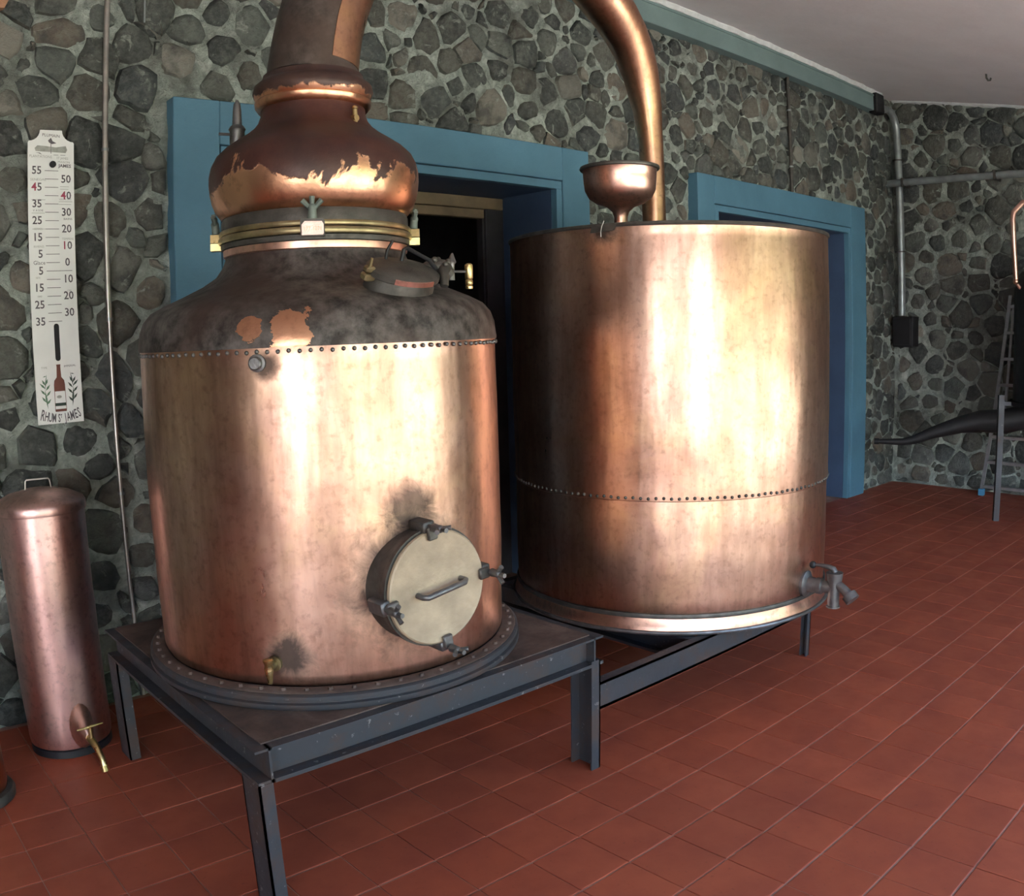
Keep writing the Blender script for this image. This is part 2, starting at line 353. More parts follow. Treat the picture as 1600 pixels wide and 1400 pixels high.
def stones(u0, u1, w_top, holes, rmin, rmax, rng):
    """irregular stone outlines (u, w) filling u0..u1 by 0..w_top(u), leaving out the holes"""
    cell = rmin; grid = {}; sites = []
    def ok(p, r):
        i, j = int(p[0] / cell), int(p[1] / cell); k = int(rmax / cell) + 2
        for a in range(i - k, i + k + 1):
            for b in range(j - k, j + k + 1):
                for q in grid.get((a, b), ()):
                    if hypot(p[0] - q[0], (p[1] - q[1]) * 1.18) < .5 * (r + q[2]): return False
        return True
    wt = max(w_top(u0), w_top(u1))
    for tries, (ra, rb) in ((2600, (.85 * rmax, rmax)), (9000, (.55 * rmax, .9 * rmax)), (16000, (rmin, .6 * rmax))):
        for _ in range(int(tries * (u1 - u0) / 8)):
            p = (rng.uniform(u0, u1), rng.uniform(0, wt)); r = rng.uniform(ra, rb)
            if p[1] > w_top(p[0]) - .01: continue
            if ok(p, r):
                q = (p[0], p[1], r); sites.append(q); grid.setdefault((int(p[0] / cell), int(p[1] / cell)), []).append(q)
    out = []
    for s in sites:
        R = 1.6 * rmax
        poly = [(s[0] - R, s[1] - R), (s[0] + R, s[1] - R), (s[0] + R, s[1] + R), (s[0] - R, s[1] + R)]
        near = []
        i, j = int(s[0] / cell), int(s[1] / cell); k = int(2.4 * rmax / cell) + 1
        for a in range(i - k, i + k + 1):
            for b in range(j - k, j + k + 1): near += grid.get((a, b), [])
        for q in near:
            if q is s: continue
            n = (q[0] - s[0], q[1] - s[1]); L2 = n[0] ** 2 + n[1] ** 2
            wgt = .5 + .5 * (s[2] ** 2 - q[2] ** 2) / max(L2, 1e-6) * .6
            poly = clip(poly, n, n[0] * s[0] + n[1] * s[1] + wgt * L2)
            if len(poly) < 3: break
        if len(poly) < 3: continue
        poly = clip(poly, (-1, 0), -u0); poly = clip(poly, (1, 0), u1); poly = clip(poly, (0, -1), -.0)
        if len(poly) < 3: continue
        wmx = w_top(s[0]); poly = clip(poly, (0, 1), wmx - .01)
        for (a, b, c) in holes:
            if len(poly) < 3: break
            if a < s[0] < b and s[1] < c: poly = []; break
            if s[1] >= c and a - .1 < s[0] < b + .1: poly = clip(poly, (0, -1), -c)
            elif s[0] <= a and s[1] < c: poly = clip(poly, (1, 0), a)
            elif s[0] >= b and s[1] < c: poly = clip(poly, (-1, 0), -b)
        if len(poly) < 3 or area(poly) < .0012: continue
        cx = sum(p[0] for p in poly) / len(poly); cy = sum(p[1] for p in poly) / len(poly)
        sh = rng.choice((.62, .74, .82, .88, .93, .96)); g = rng.choice((.004, .007, .012))
        poly = [(cx + (p[0] - cx) * sh, cy + (p[1] - cy) * sh) for p in poly]
        for _ in range(rng.choice((0, 1, 1, 1, 2))):            # round the corners, unevenly
            q = []
            for i in range(len(poly)):
                a, b = poly[i], poly[(i + 1) % len(poly)]; e = rng.uniform(.18, .34)
                q += [(a[0] + e * (b[0] - a[0]), a[1] + e * (b[1] - a[1])), (b[0] + (e - 1 + .5) * 0 + e * (a[0] - b[0]), b[1] + e * (a[1] - b[1]))]
            poly = q
            if len(poly) > 13: break
        while len(poly) > 14:
            i = min(range(len(poly)), key=lambda k: hypot(poly[k][0] - poly[(k + 1) % len(poly)][0], poly[k][1] - poly[(k + 1) % len(poly)][1])); poly.pop(i)
        poly = [(p[0] + rng.uniform(-.007, .007), p[1] + rng.uniform(-.007, .007)) for p in poly]
        out.append((cx, cy, poly, rng.uniform(.012, .028)))
    return out

def stone_mesh(poly, cx, cy, h, to3, rng):
    n = len(poly); vs = []
    for k, d in ((1.06, -.012), (.95, h * .62), (.66, h)):
        for p in poly:
            vs.append(to3(cx + (p[0] - cx) * k, cy + (p[1] - cy) * k, d + (rng.uniform(-.22, .22) * h if d > 0 else 0)))
    vs.append(to3(cx, cy, h * rng.uniform(.95, 1.15)))
    fs = []
    for r in (0, 1):
        for j in range(n):
            k = (j + 1) % n; fs.append((r * n + j, r * n + k, (r + 1) * n + k, (r + 1) * n + j))
    fs += [(2 * n + j, 2 * n + (j + 1) % n, 3 * n) for j in range(n)]
    return vs, fs

def rubble_wall(wall, outl, to3, most, rng):
    sized = []
    for s in outl:
        P = V(to3(s[0], s[1], 0)); x, y = in_frame(P); d = (P - V((0, 0, CAM_H))).length
        seen = -40 < x < 1640 and -40 < y < 1440 and P.x > .3
        sized.append(((area(s[2]) / d ** 2) if seen else 0, s))
    sized.sort(key=lambda q: -q[0])
    rest = MB()
    for i, (w, s) in enumerate(sized):
        vs, fs = stone_mesh(s[2], s[0], s[1], s[3], to3, rng)
        if i < most and w > 0: MB().add(vs, fs).build('stone', M['stone'], wall, 50)
        else: rest.add(vs, fs)
    rest.build('small_stones', M['stone'], wall, 50, kind='stuff')

def mortar_sheet(u0, u1, w_top, holes, to3, step):
    nu = int((u1 - u0) / step); wt = max(w_top(u0), w_top(u1)); nw = int(wt / step) + 1; idx = {}; m = MB(); vs = []; fs = []
    inside = lambda u, w: any(a + .04 < u < b - .04 and w < c - .04 for a, b, c in holes)
    def vid(i, j):
        if (i, j) not in idx:
            u = u0 + (u1 - u0) * i / nu; w = min(j * step, w_top(u))
            d = .021 * noise.noise((u * 4.5, w * 4.5, 9.1)) + .011 * noise.noise((u * 12, w * 12, .3)) + .008 * noise.noise((u * 27, w * 27, 4.3))
            idx[(i, j)] = len(vs); vs.append(to3(u, w, d))
        return idx[(i, j)]
    for i in range(nu):
        for j in range(nw):
            u = u0 + (u1 - u0) * (i + .5) / nu; w = (j + .5) * step
            if inside(u, w) or (j * step) > w_top(u): continue
            fs.append((vid(i, j), vid(i + 1, j), vid(i + 1, j + 1), vid(i, j + 1)))
    return m.add(vs, fs)

# back wall
rng = random.Random(11)
wall_back = structure('wall_back', (4, WY, 0))
to_b = lambda u, w, d: (u, WY - d, w)
top_b = lambda u: ceil_z(WY)
holes_b = [(d[0] - .005, d[1] + .005, d[4] + .005) for d in DOORS]
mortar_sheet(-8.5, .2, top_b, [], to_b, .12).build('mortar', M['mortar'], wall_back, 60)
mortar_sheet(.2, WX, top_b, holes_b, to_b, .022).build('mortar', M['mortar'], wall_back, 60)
rubble_wall(wall_back, stones(-.6, WX - .02, top_b, holes_b, .045, .165, rng), to_b, 300, rng)
# right wall
wall_right = structure('wall_right', (WX, 1, 0))
to_r = lambda u, w, d: (WX - d, u, w)
top_r = lambda u: ceil_z(u)
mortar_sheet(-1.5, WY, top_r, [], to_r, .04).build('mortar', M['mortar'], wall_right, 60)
rubble_wall(wall_right, stones(-1.4, WY - .03, top_r, [], .06, .20, rng), to_r, 220, rng)
# left and front walls, with the two wide openings the daylight comes through
wall_left = structure('wall_left', (-8.5, 1, 0))
MB().box((-8.7, -1.8, 0), (-8.5, 4.0, 3.75)).build('plaster', M['wall_paint'], wall_left)
wall_front = structure('wall_front', (0, -1.65, 0))
FY0, FY1, HEAD = -1.8, -1.5, 2.36
for a, b in ((-8.5, -5.4), (-1.6, -.6), (6.26, 8.45)):
    MB().box((a, FY0, 0), (b, FY1, HEAD)).build('pier', M['wall_paint'], wall_front)
MB().box((-5.4, FY0, 2.05), (-1.6, FY1, HEAD)).build('light_cut_header', M['wall_paint'], wall_front)  # unseen header added; left opening narrowed and lowered to weaken its light
MB().box((-8.5, FY0, HEAD), (8.45, FY1, ceil_z(-1.5) + .02)).build('header', M['wall_paint'], wall_front)
# solid backing behind the rubble facings
for a, b, z0, z1 in ((-8.7, 1.39, 0, 4), (3.89, 4.955, 0, 2.5), (7.47, 8.45, 0, 4), (1.39, 7.47, 2.55, 4)):
    MB().box((a, WY + .03, z0), (b, WY + .46, z1)).build('masonry_core', M['dark_room'], wall_back)
MB().box((WX + .03, -1.8, 0), (WX + .3, WY + .46, 4)).build('masonry_core', M['dark_room'], wall_right)
# ceiling
c = MB(); y0, y1 = -1.95, 4.2
c.add([(-8.7, y0, ceil_z(y0)), (8.55, y0, ceil_z(y0)), (8.55, y1, ceil_z(y1)), (-8.7, y1, ceil_z(y1)),
       (-8.7, y0, ceil_z(y0) + .15), (8.55, y0, ceil_z(y0) + .15), (8.55, y1, ceil_z(y1) + .15), (-8.7, y1, ceil_z(y1) + .15)],
      [(0, 1, 2, 3), (7, 6, 5, 4), (0, 4, 5, 1), (1, 5, 6, 2), (2, 6, 7, 3), (3, 7, 4, 0)])
c.build('ceiling', M['ceiling'], None, None, (0, 0, 0), kind='structure')
# dark rooms behind the doors
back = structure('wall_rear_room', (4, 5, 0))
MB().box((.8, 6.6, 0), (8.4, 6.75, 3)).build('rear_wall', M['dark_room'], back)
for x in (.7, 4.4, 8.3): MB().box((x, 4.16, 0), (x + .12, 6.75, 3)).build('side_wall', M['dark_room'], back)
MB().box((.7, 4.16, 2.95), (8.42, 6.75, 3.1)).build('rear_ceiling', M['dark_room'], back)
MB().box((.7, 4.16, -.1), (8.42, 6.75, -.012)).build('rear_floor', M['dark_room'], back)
# ground and hedge outside the openings
MB().box((-40, -40, -.3), (40, -1.72, -.03)).build('ground_outside', M['outside'], None, None, (0, 0, 0), kind='structure')
hd = MB(); R = []
for i in range(111):
    x = -6 + .6 * i; h = 5.6 + .9 * noise.noise((x * .35, 0, 0)); ring = []
    for j in range(13):
        a = pi * j / 12; q = 1 + .22 * noise.noise((x * 1.3, cos(a) * 2.2, sin(a) * 2.2))
        ring.append(V((x, -19 + 2.2 * cos(a) * q, -.05 + h * sin(a) ** .6 * q)))
    R.append(ring)
hd.rings(R, False, False, False)
hd.build('hedge', M['hedge'], None, 80, (0, 0, 0), kind='stuff', label='tall green hedge along the far edge of the yard', category='hedge')

MB().box((-70, -22.5, -.05), (-10, -22, 7)).build('wall_added_bounce', M['bounce_white'], None, None, (0, 0, 0), kind='structure')  # unseen white wall added to brighten the reflection of the left opening

# floor: terracotta tiles laid in rows along the stone wall
floor_ = structure('floor', (0, 0, 0))
MB().box((-8.7, -1.8, -.12), (8.5, 4.2, -.0035)).build('grout_bed', M['grout'], floor_)
TX, TY, X0, Y0 = .1972, .2, 1.136, .077
GX, GY, CHF = .0028, .0058, .0022
def tile_verts(cx, cy, z, sx, sy):
    a, b = sx / 2, sy / 2
    return ([(cx - a, cy - b, -.012), (cx + a, cy - b, -.012), (cx + a, cy + b, -.012), (cx - a, cy + b, -.012),
             (cx - a, cy - b, z - CHF * .6), (cx + a, cy - b, z - CHF * .6), (cx + a, cy + b, z - CHF * .6), (cx - a, cy + b, z - CHF * .6),
             (cx - a + CHF, cy - b + CHF, z), (cx + a - CHF, cy - b + CHF, z), (cx + a - CHF, cy + b - CHF, z), (cx - a + CHF, cy + b - CHF, z)],
            [(0, 1, 5, 4), (1, 2, 6, 5), (2, 3, 7, 6), (3, 0, 4, 7), (4, 5, 9, 8), (5, 6, 10, 9), (6, 7, 11, 10), (7, 4, 8, 11), (8, 9, 10, 11)])
tv, tf = tile_verts(0, 0, 0, TX - GX, TY - GY)
tme = bpy.data.meshes.new('tile'); tme.from_pydata(tv, [], tf); tme.update(); tme.materials.append(M['tile'])
cells = []
rt = random.Random(5)
for i in range(-50, 37):
    for j in range(-9, 19):
        cx, cy = X0 + (i + .5) * TX, Y0 + (j + .5) * TY
        lo, hi, l2, h2 = max(cx - TX / 2, -8.5), min(cx + TX / 2, WX), max(cy - TY / 2, -1.72), min(cy + TY / 2, 3.69)
        if hi - lo < .03 or h2 - l2 < .03: continue
        full = hi - lo > TX - .002 and h2 - l2 > TY - .002
        d = V((cx, cy, -CAM_H)); x, y = in_frame((cx, cy, 0))
        seen = cx > .1 and cy > .1 and -30 < x < 1630 and 700 < y < 1440 and cy < 3.5
        w = CAM_H / d.length ** 3 if (seen and full) else 0
        if 1.0 < cx < 2.0 and 2.2 < cy < 3.1: w *= .3
        cells.append((w, lo, hi, l2, h2))
cells.sort(key=lambda q: -q[0])
rest = MB()
for k, (w, lo, hi, l2, h2) in enumerate(cells):
    cx, cy = (lo + hi) / 2, (l2 + h2) / 2; dz = rt.uniform(-.0009, .0006)
    if k < 300 and w > 0:
        o = link('tile', tme, floor_); o.location = (cx, cy, dz); o.rotation_euler = (rt.uniform(-.002, .002), rt.uniform(-.002, .002), rt.uniform(-.003, .003))
    else:
        a, b = tile_verts(cx, cy, dz, hi - lo - GX, h2 - l2 - GY); rest.add(a, b)
rest.build('far_tiles', M['tile'], floor_, None, kind='stuff')

# doors: painted surrounds standing proud of the rubble, deep reveals, wooden frames at the back
for k, (ox0, ox1, ix0, ix1, ot, it) in enumerate(DOORS):
    dr = structure('door_%d' % (k + 1), ((ox0 + ox1) / 2, 3.9, 0))
    f0, f1 = 3.625, 4.16; sp = .0
    rb = .045                                               # a narrow rebate strip round the opening, set off by a groove
    def jamb(x0, x1, name): MB().box((x0, f0, 0), (x1, f1, ot), .004).build(name, M['blue'], dr)
    jamb(ox0, ix0 - rb - .006, 'jamb'); jamb(ix1 + rb + .006, ox1, 'jamb')
    MB().box((ix0 - rb - .006, f0, it + rb + .006), (ix1 + rb + .006, f1, ot), .004).build('lintel', M['blue'], dr)
    for x0, x1 in ((ix0 - rb, ix0), (ix1, ix1 + rb)): MB().box((x0, f0 + .004, 0), (x1, f0 + .05, it), .002).build('rebate_strip', M['blue'], dr)
    MB().box((ix0 - rb, f0 + .004, it), (ix1 + rb, f0 + .05, it + rb), .002).build('rebate_strip', M['blue'], dr)
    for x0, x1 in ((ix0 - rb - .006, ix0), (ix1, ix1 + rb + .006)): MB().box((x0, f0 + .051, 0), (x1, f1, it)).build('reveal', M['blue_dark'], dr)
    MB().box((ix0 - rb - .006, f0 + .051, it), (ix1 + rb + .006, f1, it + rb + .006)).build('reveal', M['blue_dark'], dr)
    wf = MB().box((ix0, 4.085, it - .028 - .045), (ix1, 4.15, it - .004), .003).build('frame_head', M['brown_wood'], dr)
    MB().box((ix0 + .1, 4.10, it - .128), (ix1 - .1, 4.15, it - .075), .003).build('stop_head', M['brown_wood'], dr)
    for x0, x1 in ((ix0, ix0 + .14), (ix1 - .14, ix1)): MB().box((x0, 4.085, 0), (x1, 4.15, it - .075), .003).build('frame_post', M['dark_wood'], dr)
    for x0 in ((ix0 + .14), (ix1 - .155)): MB().box((x0, 4.10, 0), (x0 + .015, 4.15, it - .13)).build('stop_bead', M['dark_wood'], dr)

# painted steel trunking under the ceiling, with the crust of old plaster along its top
tr = structure('trim_1', (2, 3.65, 3.5))
MB().box((-8.4, 3.605, 3.468), (7.86, 3.70, 3.612), .004).build('trunking', M['trunking'], tr)
MB().box((-8.4, 3.598, 3.600), (7.86, 3.70, 3.616)).build('top_flange', M['trunking'], tr)
pl = MB(); R = []
rp = random.Random(3)
for i in range(340):
    x = -1.0 + i * .0262; yy = 3.612 + .014 * noise.noise((x * 6, 2, 0)); zz = ceil_z(3.6); lo_ = 3.618 + .012 * (noise.noise((x * 9, 7, 0)) + 1) * .8
    R.append([V((x, yy, lo_)), V((x, yy - .018 - .012 * noise.noise((x * 14, 5, 1)), zz - .008)), V((x, yy - .02, zz + .02)), V((x, 3.70, zz + .02)), V((x, 3.70, lo_))])
pl.rings(R); t2 = structure('trim_2', (4, 3.6, 3.64)); pl.build('plaster_crust', M['plaster'], t2)
t3 = structure('trim_3', (WX, 2, 3.4)); pl = MB(); R = []
for i in range(120):
    y = -1.4 + i * .0425; z = ceil_z(y); k = .01 * noise.noise((y * 8, 1, 1))
    R.append([V((WX + .01, y, z - .03)), V((WX - .035 + k, y, z - .012 + k * .5)), V((WX - .045, y, z + .01)), V((WX + .01, y, z + .01))])
pl.rings(R); pl.build('plaster_edge', M['plaster'], t3)

# ------------------------------------------------------------------ steel stand under both vessels
SX0, SX1, SY0, SY1, DZ = .852, 2.106, 1.947, 3.20, .486
stand = thing('steel_stand', 'dark blue-grey welded channel steel stand carrying both copper vessels, low section on the right', 'stand', (1.48, 2.57, 0))
def channel(a, b, web_side, h=.10, fl=.045, tk=.007, z1=.48):
    """a channel beam from a to b (x, y), web on the line, flanges turned towards web_side"""
    m = MB(); A, B, S = V((*a, 0)), V((*b, 0)), V((*web_side, 0))
    for (d0, d1, z0, zz) in ((0, tk, z1 - h, z1), (0, fl, z1 - tk, z1), (0, fl, z1 - h, z1 - h + tk * 1.6)):
        ps = [A + S * d0, B + S * d0, B + S * d1, A + S * d1]
        m.rings([[p + V((0, 0, z)) for p in ps] for z in (z0, zz)])
    return m
Y0b = SY0 + .042
channel((SX0 + .045, Y0b), (SX1 - .03, Y0b), (0, -1), z1=DZ).build('beam', M['steel'], stand)
channel((SX0 + .045, SY1 - .042), (SX1 - .03, SY1 - .042), (0, 1), z1=DZ).build('beam', M['steel'], stand)
channel((SX0 + .042, SY0), (SX0 + .042, SY1), (-1, 0), z1=DZ - .001).build('beam', M['steel'], stand)
channel((SX1 - .028, SY0), (SX1 - .028, SY1), (1, 0), z1=DZ - .001).build('beam', M['steel'], stand)
MB().box((SX0 + .03, SY0 + .03, DZ), (SX1 - .02, SY1 - .02, DZ + .004)).build('deck_plate', M['deck'], stand)
def leg(x, y, sx, sy, z1, d=.10, w=.042, tk=.006):
    """upright channel: web at x, flanges of width w towards -sx, depth d towards sy"""
    m = MB()
    for (a, b, c, e) in ((0, tk, 0, d), (0, w, 0, tk), (0, w, d - tk, d)):
        xs = sorted((x - sx * a, x - sx * b)); ys = sorted((y + sy * c, y + sy * e))
        m.box((xs[0], ys[0], 0), (xs[1], ys[1], z1))
    return m
leg(SX0 - .004, SY0 - .002, -1, 1, .388).build('leg', M['steel'], stand)
leg(SX1, SY0 - .002, 1, 1, .405).build('leg', M['steel'], stand)
leg(SX0 - .004, SY1, -1, -1, .388).build('leg', M['steel'], stand)
leg(SX1, SY1, 1, -1, .405).build('leg', M['steel'], stand)
# low section for the tank
LX1 = 3.56
channel((SX1 + .002, SY0 + .012), (LX1, SY0 + .012), (0, 1), z1=.3095, h=.098).build('beam', M['steel'], stand)
channel((SX1 + .002, SY1 - .012), (LX1, SY1 - .012), (0, -1), z1=.3095, h=.098).build('beam', M['steel'], stand)
channel((LX1, SY0 + .02), (LX1, SY1 - .02), (-1, 0), z1=.3090, h=.098).build('beam', M['steel'], stand)
channel((2.72, SY0 + .06), (2.72, SY1 - .06), (-1, 0), z1=.3090, h=.098).build('beam', M['steel'], stand)
leg(LX1 - .012, SY0 + .012, 1, 1, .2115, .035, .028).build('leg', M['steel'], stand)
leg(LX1 - .012, SY1 - .012, 1, -1, .2115, .035, .028).build('leg', M['steel'], stand)

# ------------------------------------------------------------------ the pot still
cx, cy = DRUM_C
still = thing('pot_still', 'riveted copper pot still with onion head and round manhole on high steel stand', 'still', (cx, cy, STILL_Z))
rb = MB()   # heavy base ring
rb.lathe([(.55, .4905), (.618, .4905), (.622, .496), (.622, .508), (.612, .511), (.612, .516), (.618, .519), (.618, .530), (.612, .535), (.55, .535)], 72, DRUM_C)
ring = rb.build('base_ring', M['steel'], still, 40)
b2 = MB()
b2.lathe([(.565, .5352), (.608, .5352), (.610, .538), (.606, .541), (.566, .541)], 72, DRUM_C); b2.build('ring_plate', M['deck'], ring, 40)
b3 = MB()
for i in range(56):
    a = 2 * pi * i / 56; b3.cyl((cx + .592 * cos(a), cy + .592 * sin(a), .541), (cx + .592 * cos(a), cy + .592 * sin(a), .549), .0075, .006, 6)
b3.build('bolt_heads', M['deck'], ring, 40, kind='stuff')
dr = MB()
prof = [(.560, .541), (.5665, .552), (.568, .575)] + [(.568 + .004 * sin(pi * (i / 22)), .575 + .893 * i / 22) for i in range(1, 23)] + [(.5695, 1.474), (.5695, 1.482)]
dr.lathe(prof, 128, DRUM_C, wob=.0022, seed=2.1)
drum = dr.build('drum', M['copper_still'], still, 40)
sh = MB()
sh.lathe([(.5735, 1.476), (.5745, 1.484), (.572, 1.50), (.568, 1.532), (.556, 1.564), (.532, 1.591), (.492, 1.612), (.43, 1.638), (.366, 1.668), (.322, 1.696), (.299, 1.728), (.290, 1.752), (.290, 1.758)], 112, DRUM_C, wob=.0015, seed=5)
shoulder = sh.build('shoulder', M['shoulder'], still, 40)
rv = MB()
for i in range(124):
    a = 2 * pi * i / 124; p = (cx + .5705 * cos(a), cy + .5705 * sin(a), 1.4655 + .0012 * sin(i * 2.3)); rv.sphere(p, .0062, 8, 5)
rv.build('rivets', M['iron'], still, 60, kind='stuff')
nk = MB(); nk.lathe([(.290, 1.757), (.295, 1.760), (.2965, 1.772), (.2965, 1.780), (.288, 1.782)], 96, DRUM_C)
nk.build('copper_strip', M['copper_clean'], still, 40)
nb = MB(); nb.lathe([(.288, 1.7815), (.302, 1.7825), (.304, 1.79), (.304, 1.797), (.298, 1.800)], 96, DRUM_C)
nb.build('flange', M['dark_bronze'], still, 40)
for z0, z1, r in ((1.8005, 1.8205, .3075), (1.8235, 1.8395, .3055)):
    q = MB(); q.lathe([(.285, z0), (r, z0), (r + .003, z0 + .004), (r + .003, z1 - .004), (r, z1), (.285, z1)], 96, DRUM_C); q.build('clamp_band', M['old_brass'], still, 40)
q = MB(); q.lathe([(.285, 1.8395), (.3005, 1.840), (.2995, 1.868), (.296, 1.8785), (.29, 1.879)], 96, DRUM_C); q.build('upper_flange', M['dark_bronze'], still, 40)
hd_ = MB()
hd_.lathe([(.293, 1.8785), (.303, 1.884), (.318, 1.905), (.328, 1.93), (.3345, 1.96), (.3375, 1.99), (.337, 2.015), (.331, 2.045), (.316, 2.075), (.290, 2.1), (.255, 2.124), (.222, 2.145), (.196, 2.166), (.179, 2.188), (.1705, 2.212), (.169, 2.232)], 112, DRUM_C, wob=.0012, seed=9)
head = hd_.build('onion_head', M['head'], still, 40)
rg = MB(); rg.lathe([(.168, 2.2315), (.180, 2.233), (.188, 2.243), (.190, 2.256), (.184, 2.262), (.190, 2.272), (.196, 2.289), (.192, 2.308), (.176, 2.322), (.166, 2.330), (.163, 2.345), (.155, 2.3465)], 96, DRUM_C, wob=.0014, seed=3)
rg.build('neck_collar', M['collar'], still, 45)
# swan neck: dark riser, bright down pipe to the tank
pts = [(1.462, 2.346, .151), (1.4635, 2.38, .148), (1.472, 2.44, .1455), (1.487, 2.52, .144), (1.513, 2.61, .1435), (1.56, 2.72, .141), (1.64, 2.85, .138), (1.76, 2.97, .135), (1.92, 3.065, .131), (2.12, 3.13, .128), (2.34, 3.15, .124)]
pts2 = [(2.34, 3.15, .124), (2.54, 3.118, .120), (2.72, 3.045, .113), (2.87, 2.94, .107), (2.95, 2.875, .102), (3.02, 2.80, .096), (3.065, 2.73, .090), (3.105, 2.64, .082), (3.125, 2.56, .075), (3.143, 2.48, .066), (3.153, 2.40, .0595), (3.160, 2.32, .056), (3.164, 2.245, .0545), (3.168, 2.10, .053), (3.170, 1.935, .053)]
MB().tube([(p[0], 2.563, p[1]) for p in pts], [p[2] for p in pts], 40).build('swan_neck', M['neck'], still, 40)
MB().tube([(p[0], 2.563, p[1]) for p in pts2], [p[2] for p in pts2], 32).build('down_pipe', M['copper_pipe'], still, 40)
# the lapped bare copper seam up the right side of the riser
sm = MB(); R = []
for i, p in enumerate(pts[1:8]):
    q = pts[i + 2]; t = V((q[0] - p[0], 0, q[1] - p[1])).normalized(); nx = V((t.z, 0, -t.x)); by = V((0, 1, 0)); ring = []
    for j in range(9):
        a = radians(-96 + 10 * j); ring.append(V((p[0], 2.563, p[1])) + (p[2] + .0025) * (cos(a) * nx + sin(a) * by))
    for j in range(8, -1, -1):
        a = radians(-96 + 10 * j); ring.append(V((p[0], 2.563, p[1])) + (p[2] - .004) * (cos(a) * nx + sin(a) * by))
    R.append(ring)
sm.rings(R).build('seam_strip', M['copper_pipe'], still, 40)

# the four clamps of the head joint
def wing_nut(m, o, up, side, s=1.0):
    up, side = V(up), V(side); o = V(o)
    m.cyl(o, o + up * .026 * s, .013 * s, .011 * s, 10)
    m.sphere(o + up * .028 * s, .012 * s, 10, 6)
    for k in (-1, 0, 1):
        d = (up * (1.0 if k == 0 else .72) + side * .72 * k).normalized()
        m.tube([o + up * .02 * s, o + up * .022 * s + d * .016 * s, o + up * .022 * s + d * .036 * s], [.006 * s, .0065 * s, .0075 * s], 8)
    return m
for i, a in enumerate((-121, -30, 60, 150)):
    a = radians(a); n = V((cos(a), sin(a), 0)); s_ = V((-sin(a), cos(a), 0)); front = i == 0
    o = V((cx, cy, 0)) + n * .306
    fr = frame(o, s_, V((0, 0, 1)), n)
    if front:
        body = [(-.032, 1.789), (.032, 1.789), (.035, 1.793), (.035, 1.834), (.030, 1.840), (-.030, 1.840), (-.035, 1.834), (-.035, 1.793)]
        cb = MB().prism(body, fr, -.004, .024).build('clamp_block', M['dark_bronze'], still)
        face = [(-.031, 1.792), (.030, 1.792), (.032, 1.796), (.032, 1.822), (.027, 1.831), (-.022, 1.832), (-.031, 1.822)]
        MB().prism(face, fr, .024, .0265).build('number_plate', M['pink_plate'], cb, label='worn pink copper plate with faint stamped figures')
        PLATE = (fr.copy(), cb)
    else:
        cb = MB().prism([(-.020, 1.786), (.020, 1.786), (.020, 1.8095), (-.020, 1.8095)], fr, -.004, .030).build('clamp_block', M['brass'], still)
        MB().prism([(-.022, 1.812), (.020, 1.812), (.018, 1.838), (-.019, 1.838)], fr, -.004, .030).build('clamp_jaw', M['brass'], cb)
    m = MB(); base = o + n * .012 + V((0, 0, 1.8405))
    wing_nut(m, base, (n * .12 + V((0, 0, 1))).normalized(), s_, 1.12)
    m.build('wing_nut', M['verdigris'], still, 40)

# small cocks and fittings on the head
def on_axis(a, r, z): a = radians(a); return V((cx + r * cos(a), cy + r * sin(a), z))
ck = MB(); p = on_axis(-78, .182, 2.175); n = on_axis(-78, 1, 0) - V((cx, cy, 0))
ck.cyl(p - n * .012, p + n * .02, .012, .011, 10); ck.cyl(p + n * .012 - V((0, 0, .02)), p + n * .012 + V((0, 0, .028)), .009, .008, 10); ck.sphere(p + n * .012 + V((0, 0, .033)), .0105, 10, 6, (1, 1, .7))
ck.build('air_cock', M['brass'], still, 40)
ck = MB(); p = on_axis(158, .245, 2.10)
ck.lathe([(.024, 2.10), (.024, 2.165), (.028, 2.172), (.022, 2.182), (.0155, 2.186), (.0135, 2.235), (.0115, 2.255), (.006, 2.262), (.004, 2.268)], 14, (p.x, p.y), True, True)
ck.tube([p + V((0, 0, .055)), p + V((-.055, .02, .058))], .005, 6)
ck.build('vent_pin', M['iron'], still, 40)

# oval charging hatch on the shoulder
ha = radians(-88); hc = V((cx + .445 * cos(ha), cy + .445 * sin(ha), 1.640))
hn = V((.47 * cos(ha), .47 * sin(ha), .88)).normalized()
tang = V((-sin(ha), cos(ha), 0)); hup = hn.cross(tang).normalized()
HF = frame(hc, tang, hup, hn)
hb = MB().lathe([(.112, -.02), (.110, .004), (.104, .024), (.08, .026)], 40, cap1=True, fr=HF @ Matrix.Diagonal((1, .72, 1, 1)))
hatch = hb.build('hatch_collar', M['dark_bronze'], still, 40)
MB().lathe([(.113, .027), (.117, .030), (.117, .044), (.108, .050), (.06, .057), (.0005, .060)], 40, cap0=True, fr=HF @ Matrix.Diagonal((1, .74, 1, 1))).build('hatch_lid', M['dark_bronze'], hatch, 35)
lip = MB(); R = []
for j in range(9):
    a = radians(-128 + 8 * j)
    R.append([HF @ V((k * cos(a), k * .74 * sin(a), z)) for k, z in ((.1175, .0285), (.1215, .0295), (.1215, .043), (.1175, .0445))])
lip.rings(R).build('hatch_lip', M['copper_clean'], hatch, 40, label='bare copper edge of the hatch lid')
hm = MB()
hm.tube([HF @ V(p) for p in ((-.03, .052, .05), (-.028, .06, .075), (-.01, .07, .105))], .0045, 8)
hm.tube([HF @ V(p) for p in ((.012, .035, .055), (.018, .045, .088), (.03, .05, .092), (.10, .02, .068), (.115, -.005, .05))], .006, 8)
hm.build('hatch_handle', M['black_iron'], hatch, 40)
hl = MB().box((-.134, -.016, .012), (-.098, .016, .033), .005); hl.box((-.132, -.013, .036), (-.102, .013, .054), .005); hl.cyl((-.118, 0, .05), (-.118, 0, .078), .006, .004, 8)
